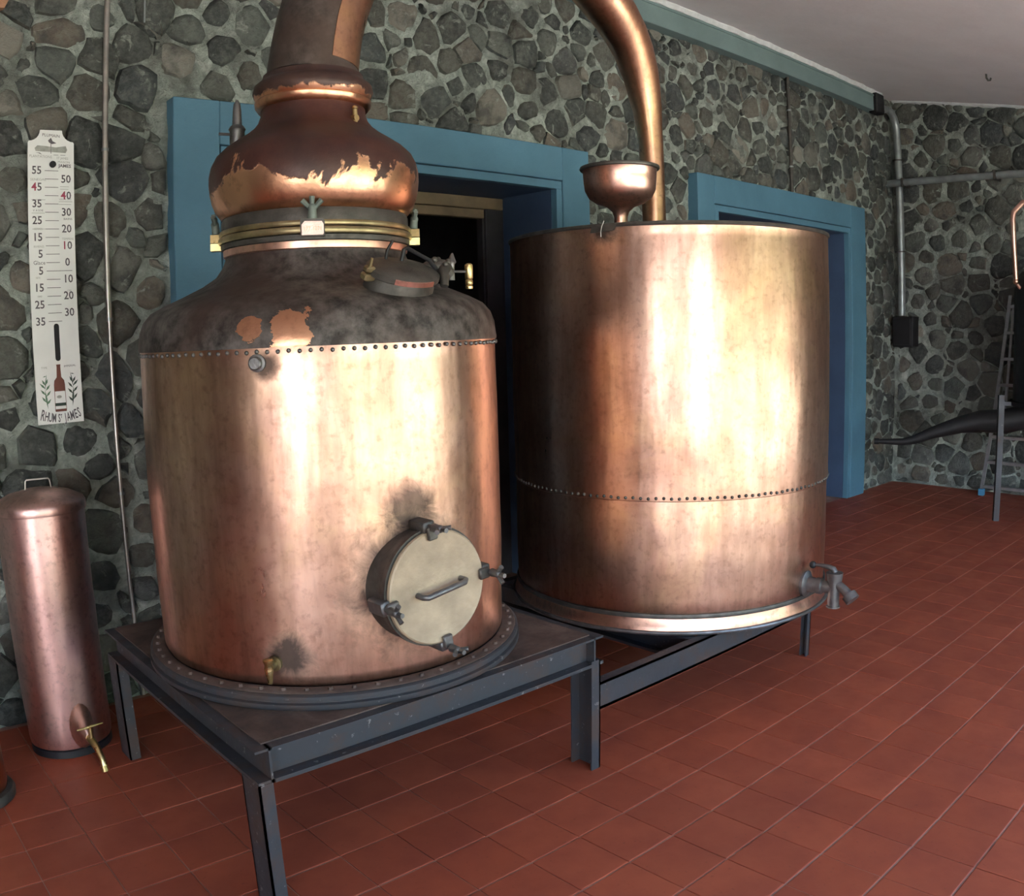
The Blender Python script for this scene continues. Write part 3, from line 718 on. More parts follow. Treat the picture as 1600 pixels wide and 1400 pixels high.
hl.v = [HF @ v for v in hl.v]; hl.build('hatch_clamp', M['old_brass'], hatch)
hx = MB()                                            # hinge casting with its pin and knobbed lever on the right
hx.tube([HF @ V(p) for p in ((.098, .03, .03), (.125, .028, .045), (.155, .012, .045), (.175, 0, .03))], [.02, .026, .03, .02], 10)
hx.tube([HF @ V(p) for p in ((.118, -.055, .02), (.128, -.02, .05), (.15, .0, .055))], [.012, .016, .018], 8)
for u, w, d in ((.118, .02, .07), (.14, .03, .066), (.135, -.012, .07), (.160, .008, .07)): hx.sphere(HF @ V((u, w, d)), .0095, 8, 6)
hx.build('hinge_casting', M['dark_bronze'], hatch, 50)
pn = MB(); b0 = HF @ V((.178, .006, .045)); pn.tube([b0 - V((0, 0, .03)), b0, b0 + V((.003, 0, .018)), b0 + V((.004, 0, .024)), b0 + V((.007, 0, .05))], [.012, .0115, .010, .014, .003], 10); pn.build('hinge_pin', M['iron'], hatch, 45)
lv = MB(); b1 = b0 + V((0, 0, -.004)); b2_ = b1 + V((.056, -.008, .0)); lv.cyl(b1, b2_, .0035, .0035, 8); lv.build('lever_rod', M['iron'], hatch, 45)
kn = MB(); z = b2_.z; kn.lathe([(.004, z - .052), (.0105, z - .051), (.0115, z - .044), (.009, z - .041), (.0115, z - .037), (.0115, z - .027), (.0095, z - .024), (.012, z - .02), (.0128, z + .012), (.0118, z + .021), (.006, z + .025)], 14, (b2_.x + .006, b2_.y), True, True); kn.build('lever_knob', M['brass'], hatch, 35)

# round manhole low on the drum
mc = V((1.430, 1.932, .806)); MF = frame(mc, V((1, 0, 0)), V((0, 0, 1)), V((0, -1, 0)))
mh = MB().lathe([(.170, -.115), (.167, -.08), (.163, -.05), (.166, -.026), (.169, -.020), (.169, -.006), (.12, -.005)], 56, cap1=False, fr=MF)
mhc = mh.build('manhole_collar', M['dark_bronze'], still, 40)
MB().lathe([(.15, -.006), (.161, -.005), (.163, .0), (.1615, .0075), (.157, .011), (.155, .0105), (.0005, .0125)], 56, cap0=True, fr=MF).build('manhole_cover', M['manhole'], mhc, 30, label='pale round brass manhole cover')
hm = MB(); hm.tube([MF @ V(p) for p in ((-.072, -.008, .006), (-.072, -.008, .036), (-.062, -.009, .046), (.066, .010, .046), (.076, .012, .036), (.076, .012, .006))], .0085, 10)
hm.build('cover_handle', M['iron'], mhc, 50, label='grey iron bar handle across the cover')
for i, a in enumerate((97, 188, 4, 277)):
    a = radians(a); d = V((cos(a), sin(a), 0)); s_ = V((-sin(a), cos(a), 0)); fr = MF @ frame((0, 0, 0), d, s_, V((0, 0, 1)))
    m = MB(); m.box((.140, -.016, .0115), (.178, .016, .024), .004); m.box((.160, -.020, -.06), (.190, .020, .010), .004)
    m.tube([(.178, -.018, -.01), (.178, .018, -.01)], .011, 10); m.tube([(.178, 0, -.01), (.176, 0, .035)], .0075, 8)
    m.v = [fr @ v for v in m.v]; lug = m.build('cover_clamp', M['iron'] if i in (1, 3) else M['dark_bronze'], mhc, 45)
    w = MB(); b0 = fr @ V((.177, 0, .030)); wing_nut(w, b0, MF.to_3x3() @ V((0, 0, 1)), fr.to_3x3() @ V((0, 1, 0)), .95); w.build('wing_nut', M['iron'], lug, 45)

# tap and plug on the left of the drum
ta = -137.5; tp = on_axis(ta, .566, .612); tn = (on_axis(ta, 1, 0) - V((cx, cy, 0)))
m = MB(); m.cyl(tp - tn * .006, tp + tn * .012, .024, .022, 14); m.cyl(tp + tn * .012, tp + tn * .05, .012, .010, 12); m.build('tap_flange', M['old_brass'], still, 40)
m = MB(); q = tp + tn * .052; m.lathe([(.007, q.z - .042), (.0085, q.z - .03), (.011, q.z - .018), (.013, q.z), (.011, q.z + .014), (.0145, q.z + .02), (.015, q.z + .027), (.01, q.z + .029)], 14, (q.x, q.y), True, True); m.build('drain_tap', M['brass'], still, 40)
kp = on_axis(-136.4, .5715, 1.437); kn_ = on_axis(-136.4, 1, 0) - V((cx, cy, 0)); KF = frame_n(kp, kn_)
m = MB(); m.lathe([(.024, -.004), (.024, .005), (.0175, .007), (.0175, .019), (.015, .022), (.0005, .022)], 16, fr=KF)
m.build('plug', M['iron'], still, 35)

# ------------------------------------------------------------------ the condenser tank
tx, ty = TANK_C
tank = thing('condenser_tank', 'large plain copper condenser tank standing on the low right section of the stand', 'tank', (tx, ty, TANK_Z))
m = MB(); m.lathe([(.700, .380), (.704, .40)] + [(.704 + .003 * sin(pi * i / 12), .40 + .452 * i / 12) for i in range(1, 13)] + [(.700, .853)], 144, TANK_C, wob=.0026, seed=12)
m.build('lower_shell', M['copper_tank'], tank, 40)
m = MB(); m.lathe([(.7045, .838), (.708, .841), (.7085, .858)] + [(.7075 + .003 * sin(pi * i / 24), .858 + 1.026 * i / 24) for i in range(1, 25)] + [(.709, 1.888)], 144, TANK_C, wob=.0026, seed=15)
m.build('upper_shell', M['copper_tank'], tank, 40)
m = MB()
for i in range(150):
    a = 2 * pi * i / 150; m.sphere((tx + .709 * cos(a), ty + .709 * sin(a), .8515 + .0015 * sin(i * 1.7)), .0068, 8, 5)
m.build('rivets', M['dark_bronze'], tank, 60, kind='stuff')
m = MB(); m.lathe([(.703, .384), (.709, .378), (.7095, .372), (.716, .346), (.722, .330), (.722, .325)], 144, TANK_C, wob=.003, seed=20)
m.build('base_skirt', M['copper_clean'], tank, 40)
m = MB(); m.lathe([(.705, .372), (.7125, .374), (.7145, .383), (.712, .391), (.704, .392)], 144, TANK_C, wob=.003, seed=31)
m.build('solder_bead', M['dark_bronze'], tank, 40)
m = MB(); m.lathe([(.60, .3105), (.724, .3105), (.732, .314), (.734, .320), (.731, .326), (.718, .328), (.60, .328)], 144, TANK_C)
m.build('bottom_rim', M['iron'], tank, 40)
m = MB(); m.lathe([(.700, 1.880), (.7125, 1.882), (.716, 1.888), (.714, 1.8955), (.704, 1.898), (.60, 1.903), (.3, 1.918), (.001, 1.928)], 144, TANK_C, wob=.0012, seed=33)
m.build('lid', M['dark_bronze'], tank, 40)
# bracket with a wire on the rim
m = MB(); a0 = radians(-162); n = V((cos(a0), sin(a0), 0)); s_ = V((-sin(a0), cos(a0), 0)); o = V((tx, ty, 0)) + n * .712
fr = frame(o, s_, V((0, 0, 1)), n)
m.prism([(-.05, 1.862), (.048, 1.868), (.06, 1.893), (-.04, 1.894)], fr, 0, .007); wb = m.build('rim_bracket', M['dark_bronze'], tank)
MB().tube([fr @ V(p) for p in ((.012, 1.905, .012), (.004, 1.885, .016), (-.003, 1.865, .012), (-.004, 1.845, .009))], .0016, 6).build('wire', M['rod'], wb, 60)
# outlet valve at the foot on the right
va = radians(-88); vp = V((tx + .706 * cos(va), ty + .706 * sin(va), .436)); vd = V((cos(radians(-84)), sin(radians(-84)), 0)); vs_ = V((-vd.y, vd.x, 0)); VF = frame(vp, vs_, V((0, 0, 1)), vd)
m = MB(); m.lathe([(.055, -.012), (.056, .006), (.050, .010), (.034, .016), (.030, .05), (.034, .052), (.034, .075), (.026, .08), (.024, .13)], 20, cap1=True, fr=VF); va_ = m.build('outlet_pipe', M['iron'], tank, 40)
m = MB(); m.cyl(VF @ V((0, -.075, .128)), VF @ V((0, .032, .128)), .024, .026, 16); m.cyl(VF @ V((0, .032, .128)), VF @ V((0, .066, .128)), .032, .036, 16); m.cyl(VF @ V((0, -.082, .128)), VF @ V((0, -.075, .128)), .029, .029, 16)
m.tube([VF @ V(p) for p in ((0, .02, .14), (-.004, .0, .175), (-.006, -.022, .20))], [.02, .019, .022], 14); m.cyl(VF @ V((-.006, -.016, .196)), VF @ V((-.010, -.036, .218)), .032, .032, 16)
m.build('valve_body', M['iron'], tank, 40)
m = MB(); m.tube([VF @ V(p) for p in ((0, .066, .128), (0, .080, .122), (-.004, .087, .10), (-.006, .090, .065), (-.006, .088, .045))], [.014, .013, .0105, .008, .006], 10); lv_ = m.build('valve_lever', M['iron'], tank, 45)
MB().sphere(VF @ V((-.006, .087, .032)), .0155, 14, 9).build('lever_ball', M['black_iron'], lv_, 60, label='black ball at the end of the lever')

# ------------------------------------------------------------------ funnel on the tank
fd = 3.62; faz = radians(48.95); fx, fy = fd * sin(faz), fd * cos(faz)
fun = thing('funnel', 'small copper funnel bowl standing on the front edge of the tank lid', 'funnel', (fx, fy, 1.914))
m = MB(); m.lathe([(.026, 1.914), (.027, 1.94), (.034, 1.962), (.054, 1.981), (.095, 1.996), (.126, 2.018), (.141, 2.048), (.1455, 2.09), (.148, 2.128), (.151, 2.132), (.146, 2.13), (.142, 2.09), (.138, 2.05), (.122, 2.022), (.09, 2.001), (.045, 1.987), (.02, 1.965), (.02, 1.914)], 56, (fx, fy), wob=.0008, seed=4)
m.build('bowl', M['copper_clean'], fun, 40)
m = MB(); m.lathe([(.148, 2.128), (.158, 2.130), (.1605, 2.136), (.158, 2.142), (.148, 2.143), (.144, 2.136)], 56, (fx, fy)); m.build('rim', M['dark_bronze'], fun, 50)

# ------------------------------------------------------------------ copper can with tap, left
kx, ky = .708, 3.40
can = thing('copper_can', 'tall cylindrical copper can with lid and brass tap on the floor left of the stand', 'can', (kx, ky, 0))
m = MB(); m.lathe([(.150, 0), (.158, .002), (.158, .028), (.150, .034), (.12, .034)], 56, (kx, ky), True); m.build('base', M['rubber'], can, 40)
m = MB(); m.lathe([(.155, .0345), (.159, .037), (.162, .06)] + [(.162 + .004 * i / 14, .06 + .86 * i / 14) for i in range(1, 15)], 80, (kx, ky), wob=.0022, seed=7); m.build('body', M['copper_can'], can, 40)
m = MB(); m.lathe([(.159, .9235), (.1715, .922), (.1725, .930), (.1715, .950), (.165, .962), (.12, .985), (.06, 1.0), (.0008, 1.004)], 72, (kx, ky), wob=.001, seed=8); lid = m.build('lid', M['copper_can'], can, 45)
m = MB(); u = V((.97, -.24, 0)); o = V((kx, ky, 1.0))
m.tube([o + u * s + V((0, 0, z)) for s, z in ((-.075, -.004), (-.048, .0), (-.045, .03), (-.04, .036), (.04, .036), (.045, .03), (.048, .0), (.075, -.004))], .0035, 8); m.build('lid_handle', M['rod'], lid, 50, label='thin pale wire handle')
# tap with its flared copper boss
ta = radians(-86); tp = V((kx + .161 * cos(ta), ky + .161 * sin(ta), .102)); tn = V((cos(ta), sin(ta), 0)); ts = V((-sin(ta), cos(ta), 0)); TF = frame(tp, ts, V((0, 0, 1)), tn) @ Matrix.Scale(1.2, 4)
m = MB(); R = []
for d, hw, z0, z1 in ((-.012, .042, -.062, .105), (.010, .034, -.052, .085), (.04, .018, -.03, .035), (.062, .013, -.018, .015)):
    R.append([TF @ V((hw * cos(2 * pi * j / 16), (z0 + z1) / 2 + (z1 - z0) / 2 * sin(2 * pi * j / 16), d)) for j in range(16)])
m.rings(R).build('tap_boss', M['copper_clean'], can, 50)
m = MB(); m.tube([TF @ V(p) for p in ((0, -.002, .06), (0, -.003, .085), (.004, -.02, .115), (.006, -.045, .135), (.006, -.066, .142))], [.015, .015, .0125, .0115, .0125], 12); m.cyl(TF @ V((.006, -.064, .1415)), TF @ V((.006, -.082, .146)), .016, .015, 12)
tp_ = m.build('tap_spout', M['brass'], can, 45)
m = MB(); m.cyl(TF @ V((0, .004, .082)), TF @ V((0, .04, .082)), .008, .006, 10); m.tube([TF @ V(p) for p in ((-.042, .042, .080), (0, .044, .082), (.042, .046, .084))], [.0035, .006, .0035], 8); m.build('tap_key', M['brass'], tp_, 45)

# second copper can at the left edge
jx, jy = .262, 3.13
c2 = thing('copper_jar', 'orange copper jar on a dark foot ring, cut by the left edge of the photo', 'can', (jx, jy, 0))
m = MB(); m.lathe([(.14, 0), (.154, .004), (.156, .022), (.148, .036), (.13, .040)], 48, (jx, jy), True); m.build('foot_ring', M['dark_bronze'], c2, 45)
m = MB(); m.lathe([(.128, .0405), (.132, .06), (.130, .2), (.118, .34), (.105, .42), (.102, .50), (.108, .505), (.10, .51), (.0006, .515)], 56, (jx, jy), wob=.0015, seed=6); m.build('body', M['copper_pipe'], c2, 45)
m = MB(); o = V((jx, jy, .505)); m.tube([o + V((s, -.02, z)) for s, z in ((-.09, .0), (-.09, .10), (-.08, .115), (.16, .115), (.17, .10))], .004, 8)
m.v = [v for v in m.v]; m.build('bail_handle', M['rod'], c2, 50)

# ------------------------------------------------------------------ pipes and fittings on the walls
def clips(par, axis_pts, r, mt):
    for p in axis_pts: MB().lathe([(r, p[2] - .006), (r * 1.5, p[2] - .006), (r * 1.5, p[2] + .006), (r, p[2] + .006)], 10, (p[0], p[1])).build('clip', mt, par, 50)
px = 1.104
rd = thing('wall_rod', 'thin bright steel rod running up the stone wall between thermometer and blue doorway', 'pipe', (px, 3.66, .02))
m = MB(); m.tube([(px, 3.655, .02), (px, 3.655, 1.62)], .009, 10); m.build('lower_rod', M['rod'], rd, 50)
m = MB(); m.tube([(px, 3.655, 1.60), (px, 3.655, 3.467)], .0125, 10); m.build('upper_rod', M['rod'], rd, 50)
clips(rd, [(px, 3.655, z) for z in (.9, 1.61, 2.3, 3.1)], .0105, M['pipe_grey'])
px = 6.245
r2 = thing('cable_conduit', 'thin dark conduit dropping from the trunking to the top of the right doorway', 'pipe', (px, 3.66, 2.55))
MB().tube([(px, 3.655, 2.55), (px, 3.655, 3.467)], .014, 10).build('conduit', M['dark_bronze'], r2, 50)
clips(r2, [(px, 3.655, z) for z in (2.75, 3.2)], .014, M['pipe_grey'])
px = 1.27
r3 = thing('stub_wire', 'short thin grey wire hanging down the stone wall from the ceiling near the thermometer', 'wire', (px, 3.66, 2.86))
MB().tube([(px, 3.66, 2.86), (px, 3.66, 3.467)], .0045, 6).build('wire', M['pipe_grey'], r3, 50)
cp = thing('corner_conduit', 'grey bent conduit running down the corner of the stone walls into a black box', 'pipe', (8.17, 3.58, 1.59))
pth = [(7.86, 3.63, 3.535), (7.98, 3.625, 3.53)] + [(7.98 + .19 * sin(a), 3.60 , 3.34 + .19 * cos(a)) for a in [radians(15 * k) for k in range(0, 7)]] + [(8.17, 3.595, 3.1), (8.17, 3.59, 1.60)]
MB().tube(pth, .036, 14).build('conduit', M['pipe_grey'], cp, 50)
clips(cp, [(8.17, 3.597, z) for z in (3.07, 2.2)], .036, M['dark_bronze'])
MB().box((7.70, 3.57, 3.45), (7.86, 3.66, 3.635), .01).build('cable_clamp', M['black_iron'], cp)
bx = thing('switch_box', 'small black switch box on the right stone wall at the foot of the conduit', 'box', (8.16, 3.53, 1.30))
MB().box((8.05, 3.43, 1.305), (8.20, 3.635, 1.59), .008).build('box', M['black_iron'], bx)
MB().box((8.04, 3.45, 1.325), (8.05, 3.615, 1.57), .003).build('cover', M['black_iron'], bx)
hp = thing('wall_pipe', 'grey horizontal pipe running along the right stone wall, crossing the corner conduit', 'pipe', (8.1, 1.5, 2.84))
MB().tube([(8.10, 3.69, 2.846), (8.10, 3.4, 2.845), (8.10, 2.4, 2.838), (8.10, -1.4, 2.83)], .034, 12).build('pipe', M['pipe_grey'], hp, 50)
for y in (3.52, 2.62, 1.5, .2): MB().box((8.06, y - .012, 2.80), (8.24, y + .012, 2.884), .004).build('bracket', M['dark_bronze'], hp)
hk = thing('ceiling_hook', 'tiny dark hook in the white ceiling near the right wall', 'hook', (6.98, 2.29, ceil_z(2.29) - .05))
MB().tube([(6.98, 2.29, ceil_z(2.29) + .002), (6.98, 2.29, ceil_z(2.29) - .03), (6.99, 2.28, ceil_z(2.29) - .05), (7.01, 2.27, ceil_z(2.29) - .045), (7.015, 2.265, ceil_z(2.29) - .028)], .008, 8).build('hook', M['dark_bronze'], hk, 50)
cl = thing('clay_pot_shard', 'small brown clay plate fixed high on the stone wall at the top left', 'plaque', (.62, 3.66, 2.85))
MB().prism([(-.09, -.09), (.06, -.075), (.085, -.02), (.075, .11), (-.09, .12)], frame((.62, 3.665, 2.93), V((1, 0, 0)), V((0, 0, 1)), V((0, -1, 0))), -.04, .012).build('shard', M['clay'], cl)

# ------------------------------------------------------------------ enamel thermometer with its print
KB = 3.648 / 3.613; BY = 3.648
def bx_(x): return x * KB
def bz_(z): return 1.5 + (z - 1.5) * KB
uc = bx_(.868); th_ = thing('wall_thermometer', 'long white enamel advertising thermometer with a printed bottle, on the stone wall', 'thermometer', (uc, BY, bz_(1.214)))
TFm = frame((uc, BY, 0), V((1, 0, 0)), V((0, 0, 1)), V((0, -1, 0)))
hw = .0925 * KB; zt, zb = bz_(2.358), bz_(1.214)
nr = .045
out = [(-hw, zb), (hw, zb), (hw, zt - nr - .006)] + [(hw - .004 - nr * sin(radians(k * 15)), zt - nr * cos(radians(k * 15))) for k in range(0, 7)]
out += [(-hw + .004 + nr * sin(radians(90 - k * 15)), zt - nr * cos(radians(90 - k * 15))) for k in range(0, 7)] + [(-hw, zt - nr - .006)]
MB().prism(out, TFm, 0, .005).build('board', M['enamel'], th_)
m = MB(); m.prism([(u - .0, w) for u, w in disc(.013, 20)], TFm @ Matrix.Translation((.006, bz_(2.222), 0)), .005, .014); m.build('screw_head', M['black_iron'], th_, 40)
sl = [(.0105 * cos(a), .062 * KB + .0105 * sin(a)) for a in [radians(k * 22.5) for k in range(0, 9)]] + [(.0105 * cos(a), -.062 * KB + .0105 * sin(a)) for a in [radians(180 + k * 22.5) for k in range(0, 9)]]
MB().prism(sl, TFm @ Matrix.Translation((.004, bz_(1.529), 0)), .0048, .0056).build('bulb_slot', M['black_iron'], th_)
# flat print
TX_ITEMS = []
def text(s, u, w, size, ink, rot=0, sx=1.0, bold=0.0): TX_ITEMS.append((s, u, w, size, ink, rot, sx, bold))
def dz(v): return bz_(2.197 - (55 - v) / 5 * .0326)
left = {55: '55', 45: '45', 35: '35', 25: '25', 15: '15', 5: '5', -5: '5', -15: '15', -25: '25', -35: '35'}
right = {50: '50', 40: '40', 30: '30', 20: '20', 10: '10', 0: '0', -10: '10', -20: '20', -30: '30'}
for v, s in left.items():
    if v == 45: text('4', -.069, dz(v), .044, 'red_ink', bold=.0011); text('5', -.047, dz(v), .044, 'ink', bold=.0007)
    else: text(s, -.058 if len(s) > 1 else -.048, dz(v), .044, 'ink', bold=.0007)
for v, s in right.items():
    if v == 40: text('4', .049, dz(v), .044, 'red_ink', bold=.0011); text('0', .071, dz(v), .044, 'ink', bold=.0007)
    elif v == 10: text('1', .050, dz(v), .044, 'red_ink', bold=.0008); text('0', .071, dz(v), .044, 'ink', bold=.0007)
    else: text(s, .060, dz(v), .044, 'ink', bold=.0007)
text('SENEGAL', -.052, dz(50) - .003, .013, 'pale_ink', sx=1.3); text('VERS A SOIE', .056, dz(36) + .012, .010, 'pale_ink'); text('V. A SOIE', -.054, dz(31), .011, 'ink')
text('BAINS', .066, dz(26), .011, 'ink', sx=1.3); text('SERRES', -.055, dz(20), .012, 'pale_ink'); text('TEMPERE', .064, dz(14), .012, 'pale_ink', sx=1.1); text('RIVIERES', -.054, dz(9.5), .012, 'pale_ink')
text('Glace', -.054, dz(0) - .001, .022, 'ink', sx=1.05); text('1870', -.062, dz(-9), .011, 'pale_ink'); text('1840', -.058, dz(-20), .011, 'pale_ink'); text('1789', .062, dz(-17), .010, 'pale_ink')
text('PLUMAIN', .0, zt - .022, .017, 'ink', -.06, 1.1); text('PLANTATIONS', -.042, bz_(2.252), .015, 'pale_ink', -.03); text('ST JAMES', .046, bz_(2.247), .013, 'pale_ink', -.04)
text('MAISON', .052, bz_(2.232), .012, 'pale_ink', -.03, 1.2); text('JAMES', .056, bz_(2.217), .018, 'ink', -.03, 1.15, .0004)
text('TYPE', -.055, bz_(1.432), .012, 'pale_ink'); text('IMPERIAL', .050, bz_(1.435), .011, 'ink', .04, 1.2)
arc = 'RHUM ST JAMES'; aw = [1.35, 1.1, 1.1, 1.25, .55, .8, .55, .6, .85, 1.1, 1.3, 1.0, 1.0]; tot = sum(aw); acc = 0
for ch, w_ in zip(arc, aw):
    k = (acc + w_ / 2) / tot * 2 - 1; acc += w_
    if ch == ' ': continue
    st = ch in 'ST' and arc.index('ST') <= 6 and .0 > k > -.35
    sup = (ch == 'T')
    text(ch, k * .082, bz_(1.233) + .020 * k * k + (.008 if sup else 0), .020 if sup else (.060 if (ch == 'R' and k < -.8) else .044 + .010 * abs(k)), 'ink', .30 * k, .50, .0009)
SHAPES = []
def shape(poly, ink): SHAPES.append((poly, ink))
def rect(u0, w0, u1, w1): return [(u0, w0), (u1, w0), (u1, w1), (u0, w1)]
for v in range(55, -36, -5): shape(rect(-.026, dz(v) - .0011, .029 if v != -5 else .078, dz(v) + .0011), 'ink')
for v, u0, u1 in ((37.5, -.08, -.024), (29.5, -.08, -.028), (20, -.078, -.026), (36.5, .03, .085), (34.8, .03, .08), (45.5, .036, .072), (44, .036, .07)): shape(rect(u0, dz(v) - .0009, u1, dz(v) + .0009), 'pale_ink')
b0 = bz_(1.238) + .022; bc = .003                  # the bottle
bo = [(-.0225, 0), (.0225, 0), (.0235, .006), (.0225, .105), (.020, .122), (.0095, .135), (.0075, .175), (.0085, .185), (-.0085, .185), (-.0075, .175), (-.0095, .135), (-.020, .122), (-.0225, .105), (-.0235, .006)]
shape([(bc + u, b0 + w) for u, w in bo], 'bottle_ink')
TOP2 = [([(bc + u, b0 + w) for u, w in ((-.0215, .034), (.0215, .034), (.0205, .080), (-.0205, .080))], 'enamel'), ([(bc + u, b0 + w) for u, w in ((-.0215, .010), (.0215, .010), (.0215, .022), (-.0215, .022))], 'enamel'),
        ([(bc + u, b0 + w) for u, w in ((-.0222, .0225), (.0222, .0225), (.0222, .0335), (-.0222, .0335))], 'dark_green_ink'), ([(bc - .004 + u, b0 + .058 + w) for u, w in disc(.010, 14, .006)], 'pale_ink')]
def cane(cu, cw, ink, flip):
    def blade(u0, w0, u1, w1, th):
        dx, dy = u1 - u0, w1 - w0; L = hypot(dx, dy); nx, ny = -dy / L * th, dx / L * th
        shape([(cu + flip * u0, cw + w0), (cu + flip * ((u0 + u1) / 2 + nx), cw + (w0 + w1) / 2 + ny), (cu + flip * u1, cw + w1), (cu + flip * ((u0 + u1) / 2 - nx), cw + (w0 + w1) / 2 - ny)], ink)
    blade(.006, -.068, -.002, .010, .004); blade(-.002, .005, .008, .068, .0025); blade(.008, .062, -.008, .058, .002)
    for (u1, w1) in ((-.022, .035), (-.020, .010), (.020, .028), (.022, .004), (-.016, -.018), (.021, -.028), (.012, .05), (-.012, .048)): blade(.001, w1 - .024, u1, w1, .0042)
cane(-.055, bz_(1.34), 'green_ink', 1); cane(.058, bz_(1.345), 'dark_green_ink', -1)
hz_ = bz_(2.285)                                    # the faded landscape with a bird at the top
shape([(-.062, hz_ - .012), (.060, hz_ - .016), (.066, hz_ - .004), (.060, hz_ + .012), (.02, hz_ + .005), (-.02, hz_ + .009), (-.055, hz_ + .011), (-.066, hz_)], 'pale_ink')
for poly in ([(-.012, hz_ + .032), (.0, hz_ + .043), (.006, hz_ + .030), (.022, hz_ + .022), (.004, hz_ + .018), (-.008, hz_ + .024)], rect(-.0012, hz_ - .02, .0012, hz_ + .02), [(-.062, hz_ - .018), (-.05, hz_ - .020), (-.036, hz_ - .026), (-.045, hz_ - .018)], rect(.01, hz_ - .026, .03, hz_ - .0245), rect(.038, hz_ - .026, .058, hz_ - .0245)): shape(poly, 'ink')
INKS = {}; PIECES = []
for poly, ink in SHAPES:
    PIECES.append((('scale_mark' if len(poly) == 4 and ink != 'green_ink' and ink != 'dark_green_ink' else 'bottle_print' if ink == 'bottle_ink' else 'cane_leaf' if 'green' in ink else 'landscape_print'), ink, MB().prism(poly, TFm, .0048, .00535)))
for poly, ink in TOP2:
    PIECES.append(('bottle_label' if ink == 'enamel' else 'label_print', ink, MB().prism(poly, TFm, .0050, .0057 if ink != 'pale_ink' else .0060)))
def add_texts(items, fr, inks, key, d0=.0051):
    objs = []
    for it in items:
        cu = bpy.data.curves.new('txt', 'FONT'); cu.body = it[0]; cu.size = it[3]; cu.align_x = 'CENTER'; cu.align_y = 'CENTER'; cu.resolution_u = 2; cu.offset = it[7]
        o = bpy.data.objects.new('txt', cu); COL.objects.link(o); objs.append((o, it))
    bpy.context.view_layer.update(); dg = bpy.context.evaluated_depsgraph_get()
    for o, it in objs:
        me = bpy.data.meshes.new_from_object(o.evaluated_get(dg))
        mt = fr @ Matrix.Translation((it[1], it[2], d0)) @ Matrix.Rotation(it[5], 4, 'Z') @ Matrix.Diagonal((it[6] * .92, 1, 1, 1))
        mm_ = MB(); PIECES.append((('numeral' if it[0].isdigit() else 'lettering') if key == 'lettering' else key, it[4], mm_)); mm_.add([mt @ v.co for v in me.vertices], [tuple(p.vertices) for p in me.polygons])
        bpy.data.meshes.remove(me)
    for o, it in objs: c_ = o.data; bpy.data.objects.remove(o); bpy.data.curves.remove(c_)
add_texts(TX_ITEMS, TFm, INKS, 'lettering', .0056)
for nm, ink, m in PIECES: m.build(nm, M[ink], th_)
PIECES = []
# stamped figures on the still's clamp plate
pf, pcb = PLATE; fig = {}
add_texts([('177', -.016, 1.809, .017, 'x', 0, .9, .0), ('1071', .014, 1.8095, .017, 'x', 0, .9, .0)], pf, fig, 'stamped_figure', .0268)
for nm, ink, m in PIECES: m.build(nm, M['collar'], still)

# ------------------------------------------------------------------ far right: black boiler, its stand, chute, ladder
BX, BY2 = 7.42, 1.63
bo_ = thing('black_boiler', 'black iron boiler on thin steel legs, cut by the right edge of the photo', 'boiler', (BX, BY2, 0))
m = MB(); m.lathe([(.55, .90), (.60, .905), (.605, .93), (.605, 1.78), (.58, 1.85), (.50, 1.93), (.35, 1.99), (.15, 2.02), (.001, 2.025)], 64, (BX, BY2), True, wob=.002, seed=41); m.build('drum', M['black_iron'], bo_, 40)
m = MB(); m.lathe([(.60, .90), (.63, .90), (.63, .93), (.60, .932)], 64, (BX, BY2)); m.build('bottom_band', M['black_iron'], bo_, 40)
for a in (124, 220, 306, 36):
    a = radians(a); p = V((BX + .69 * cos(a), BY2 + .69 * sin(a), 0)) + V((-.024, .05, 0)); n = V((-cos(a), -sin(a), 0)); s_ = V((-n.y, n.x, 0)); fr = frame(p, s_, n, V((0, 0, 1)))
    m = MB(); m.prism([(-.022, 0), (.022, 0), (.022, .006), (-.016, .006), (-.016, .044), (-.022, .044)], fr, 0, .98); m.prism([(-.018, .0), (.018, 0), (.018, .10), (-.018, .10)], fr, .90, .93); m.build('leg', M['steel'], bo_)
tp0 = V((7.02, 2.135, 0)); m = MB()
m.tube([tp0 + V(p) for p in ((.30, -.28, 2.47), (.16, -.15, 2.475), (.05, -.06, 2.445), (.0, .0, 2.37), (-.008, .006, 2.31), (-.002, .003, 2.10), (.006, -.008, 1.86))], .022, 10); m.sphere(tp0 + V((.006, -.008, 1.845)), .024, 10, 6)
m.tube([tp0 + V((.006, -.008, 1.84)), tp0 + V((.03, -.03, 1.80)), tp0 + V((.09, -.12, 1.74))], .014, 8)
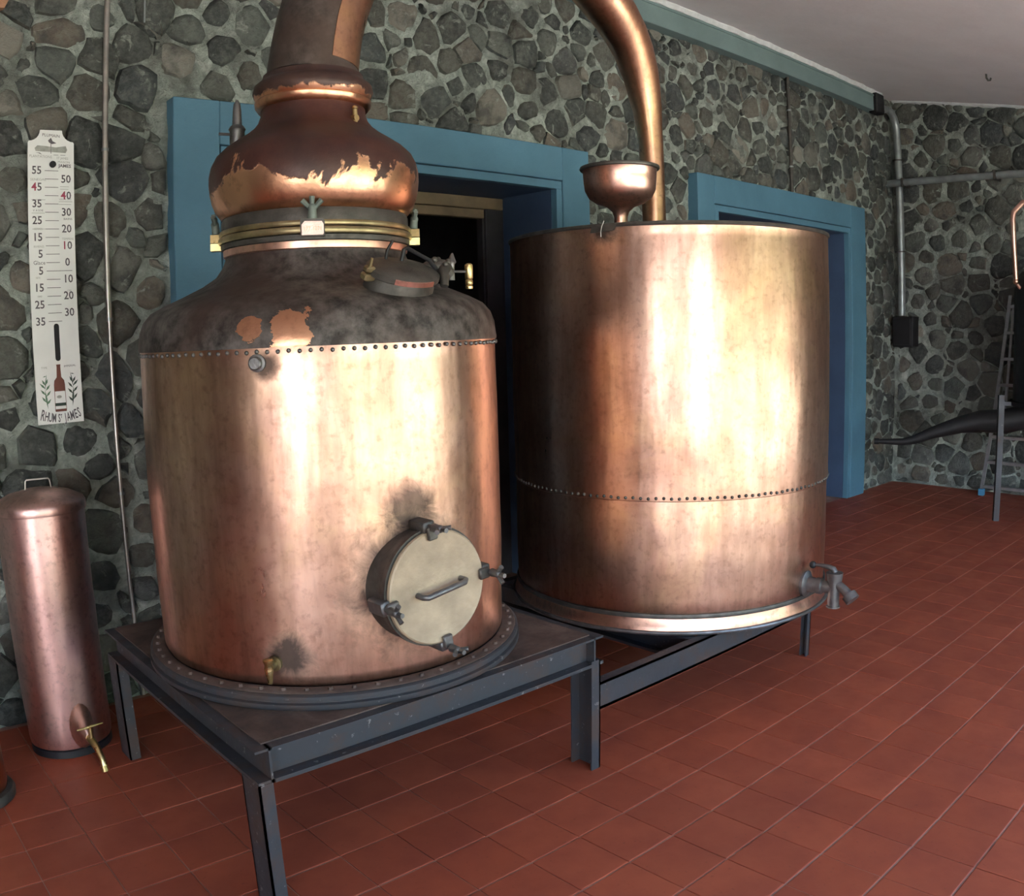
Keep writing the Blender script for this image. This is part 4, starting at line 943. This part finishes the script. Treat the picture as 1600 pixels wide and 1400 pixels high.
m.tube([tp0 + V((.30, -.28, 2.47)), tp0 + V((.38, -.40, 2.42)), tp0 + V((.40, -.46, 2.0))], .022, 10)
m.build('copper_tube', M['copper_clean'], bo_, 50, label='thin bent copper tube beside the boiler')
ch = MB(); cpth = [((6.985, 3.262, .548), .02), ((7.06, 3.082, .550), .03), ((7.10, 2.99, .572), .038), ((7.16, 2.85, .635), .05), ((7.24, 2.648, .705), .07), ((7.30, 2.49, .74), .09), ((7.36, 2.30, .745), .10), ((7.41, 2.12, .80), .10), ((7.42, 2.0, .90), .10)]
ch.tube([p for p, r in cpth], [r for p, r in cpth], 14); ch.build('chute', M['black_iron'], bo_, 50)
MB().tube([(6.985, 3.262, .548), (6.97, 3.30, .548)], .026, 12).build('chute_tip', M['black_iron'], bo_, 50)

ld = thing('step_ladder', 'grey aluminium ladder with a blue foot leaning near the right stone wall', 'ladder', (8.08, 2.40, 0))
def rail(y0, y1, z1, x0=8.02, x1=8.16, w=.03):
    m = MB(); m.rings([[V((x0 + (x1 - x0) * k - .012, y0 + (y1 - y0) * k - w / 2, z)), V((x0 + (x1 - x0) * k + .012, y0 + (y1 - y0) * k - w / 2, z)), V((x0 + (x1 - x0) * k + .012, y0 + (y1 - y0) * k + w / 2, z)), V((x0 + (x1 - x0) * k - .012, y0 + (y1 - y0) * k + w / 2, z))] for k, z in ((0, .05), (1, z1))]); return m
rail(2.70, 2.52, 1.78).build('rail', M['aluminium'], ld); rail(2.10, 2.28, 1.78).build('rail', M['aluminium'], ld)
for y in (2.70, 2.10):
    MB().box((8.0, y - .028, .0), (8.045, y + .028, .062), .006).build('foot', M['blue_plastic'], ld)
for z in (.085, .305, .53, .76, .99, 1.22, 1.45, 1.68):
    k = z / 1.78; MB().box((8.02 + .14 * k - .03, 2.11 + .17 * k, z - .014), (8.02 + .14 * k + .03, 2.69 - .17 * k, z + .012), .003).build('rung', M['aluminium'], ld)
for y0, y1 in ((2.60, 2.50), (2.20, 2.30)):
    rail(y0, y1, 1.70, 8.14, 8.19, .022).build('rear_rail', M['aluminium'], ld)
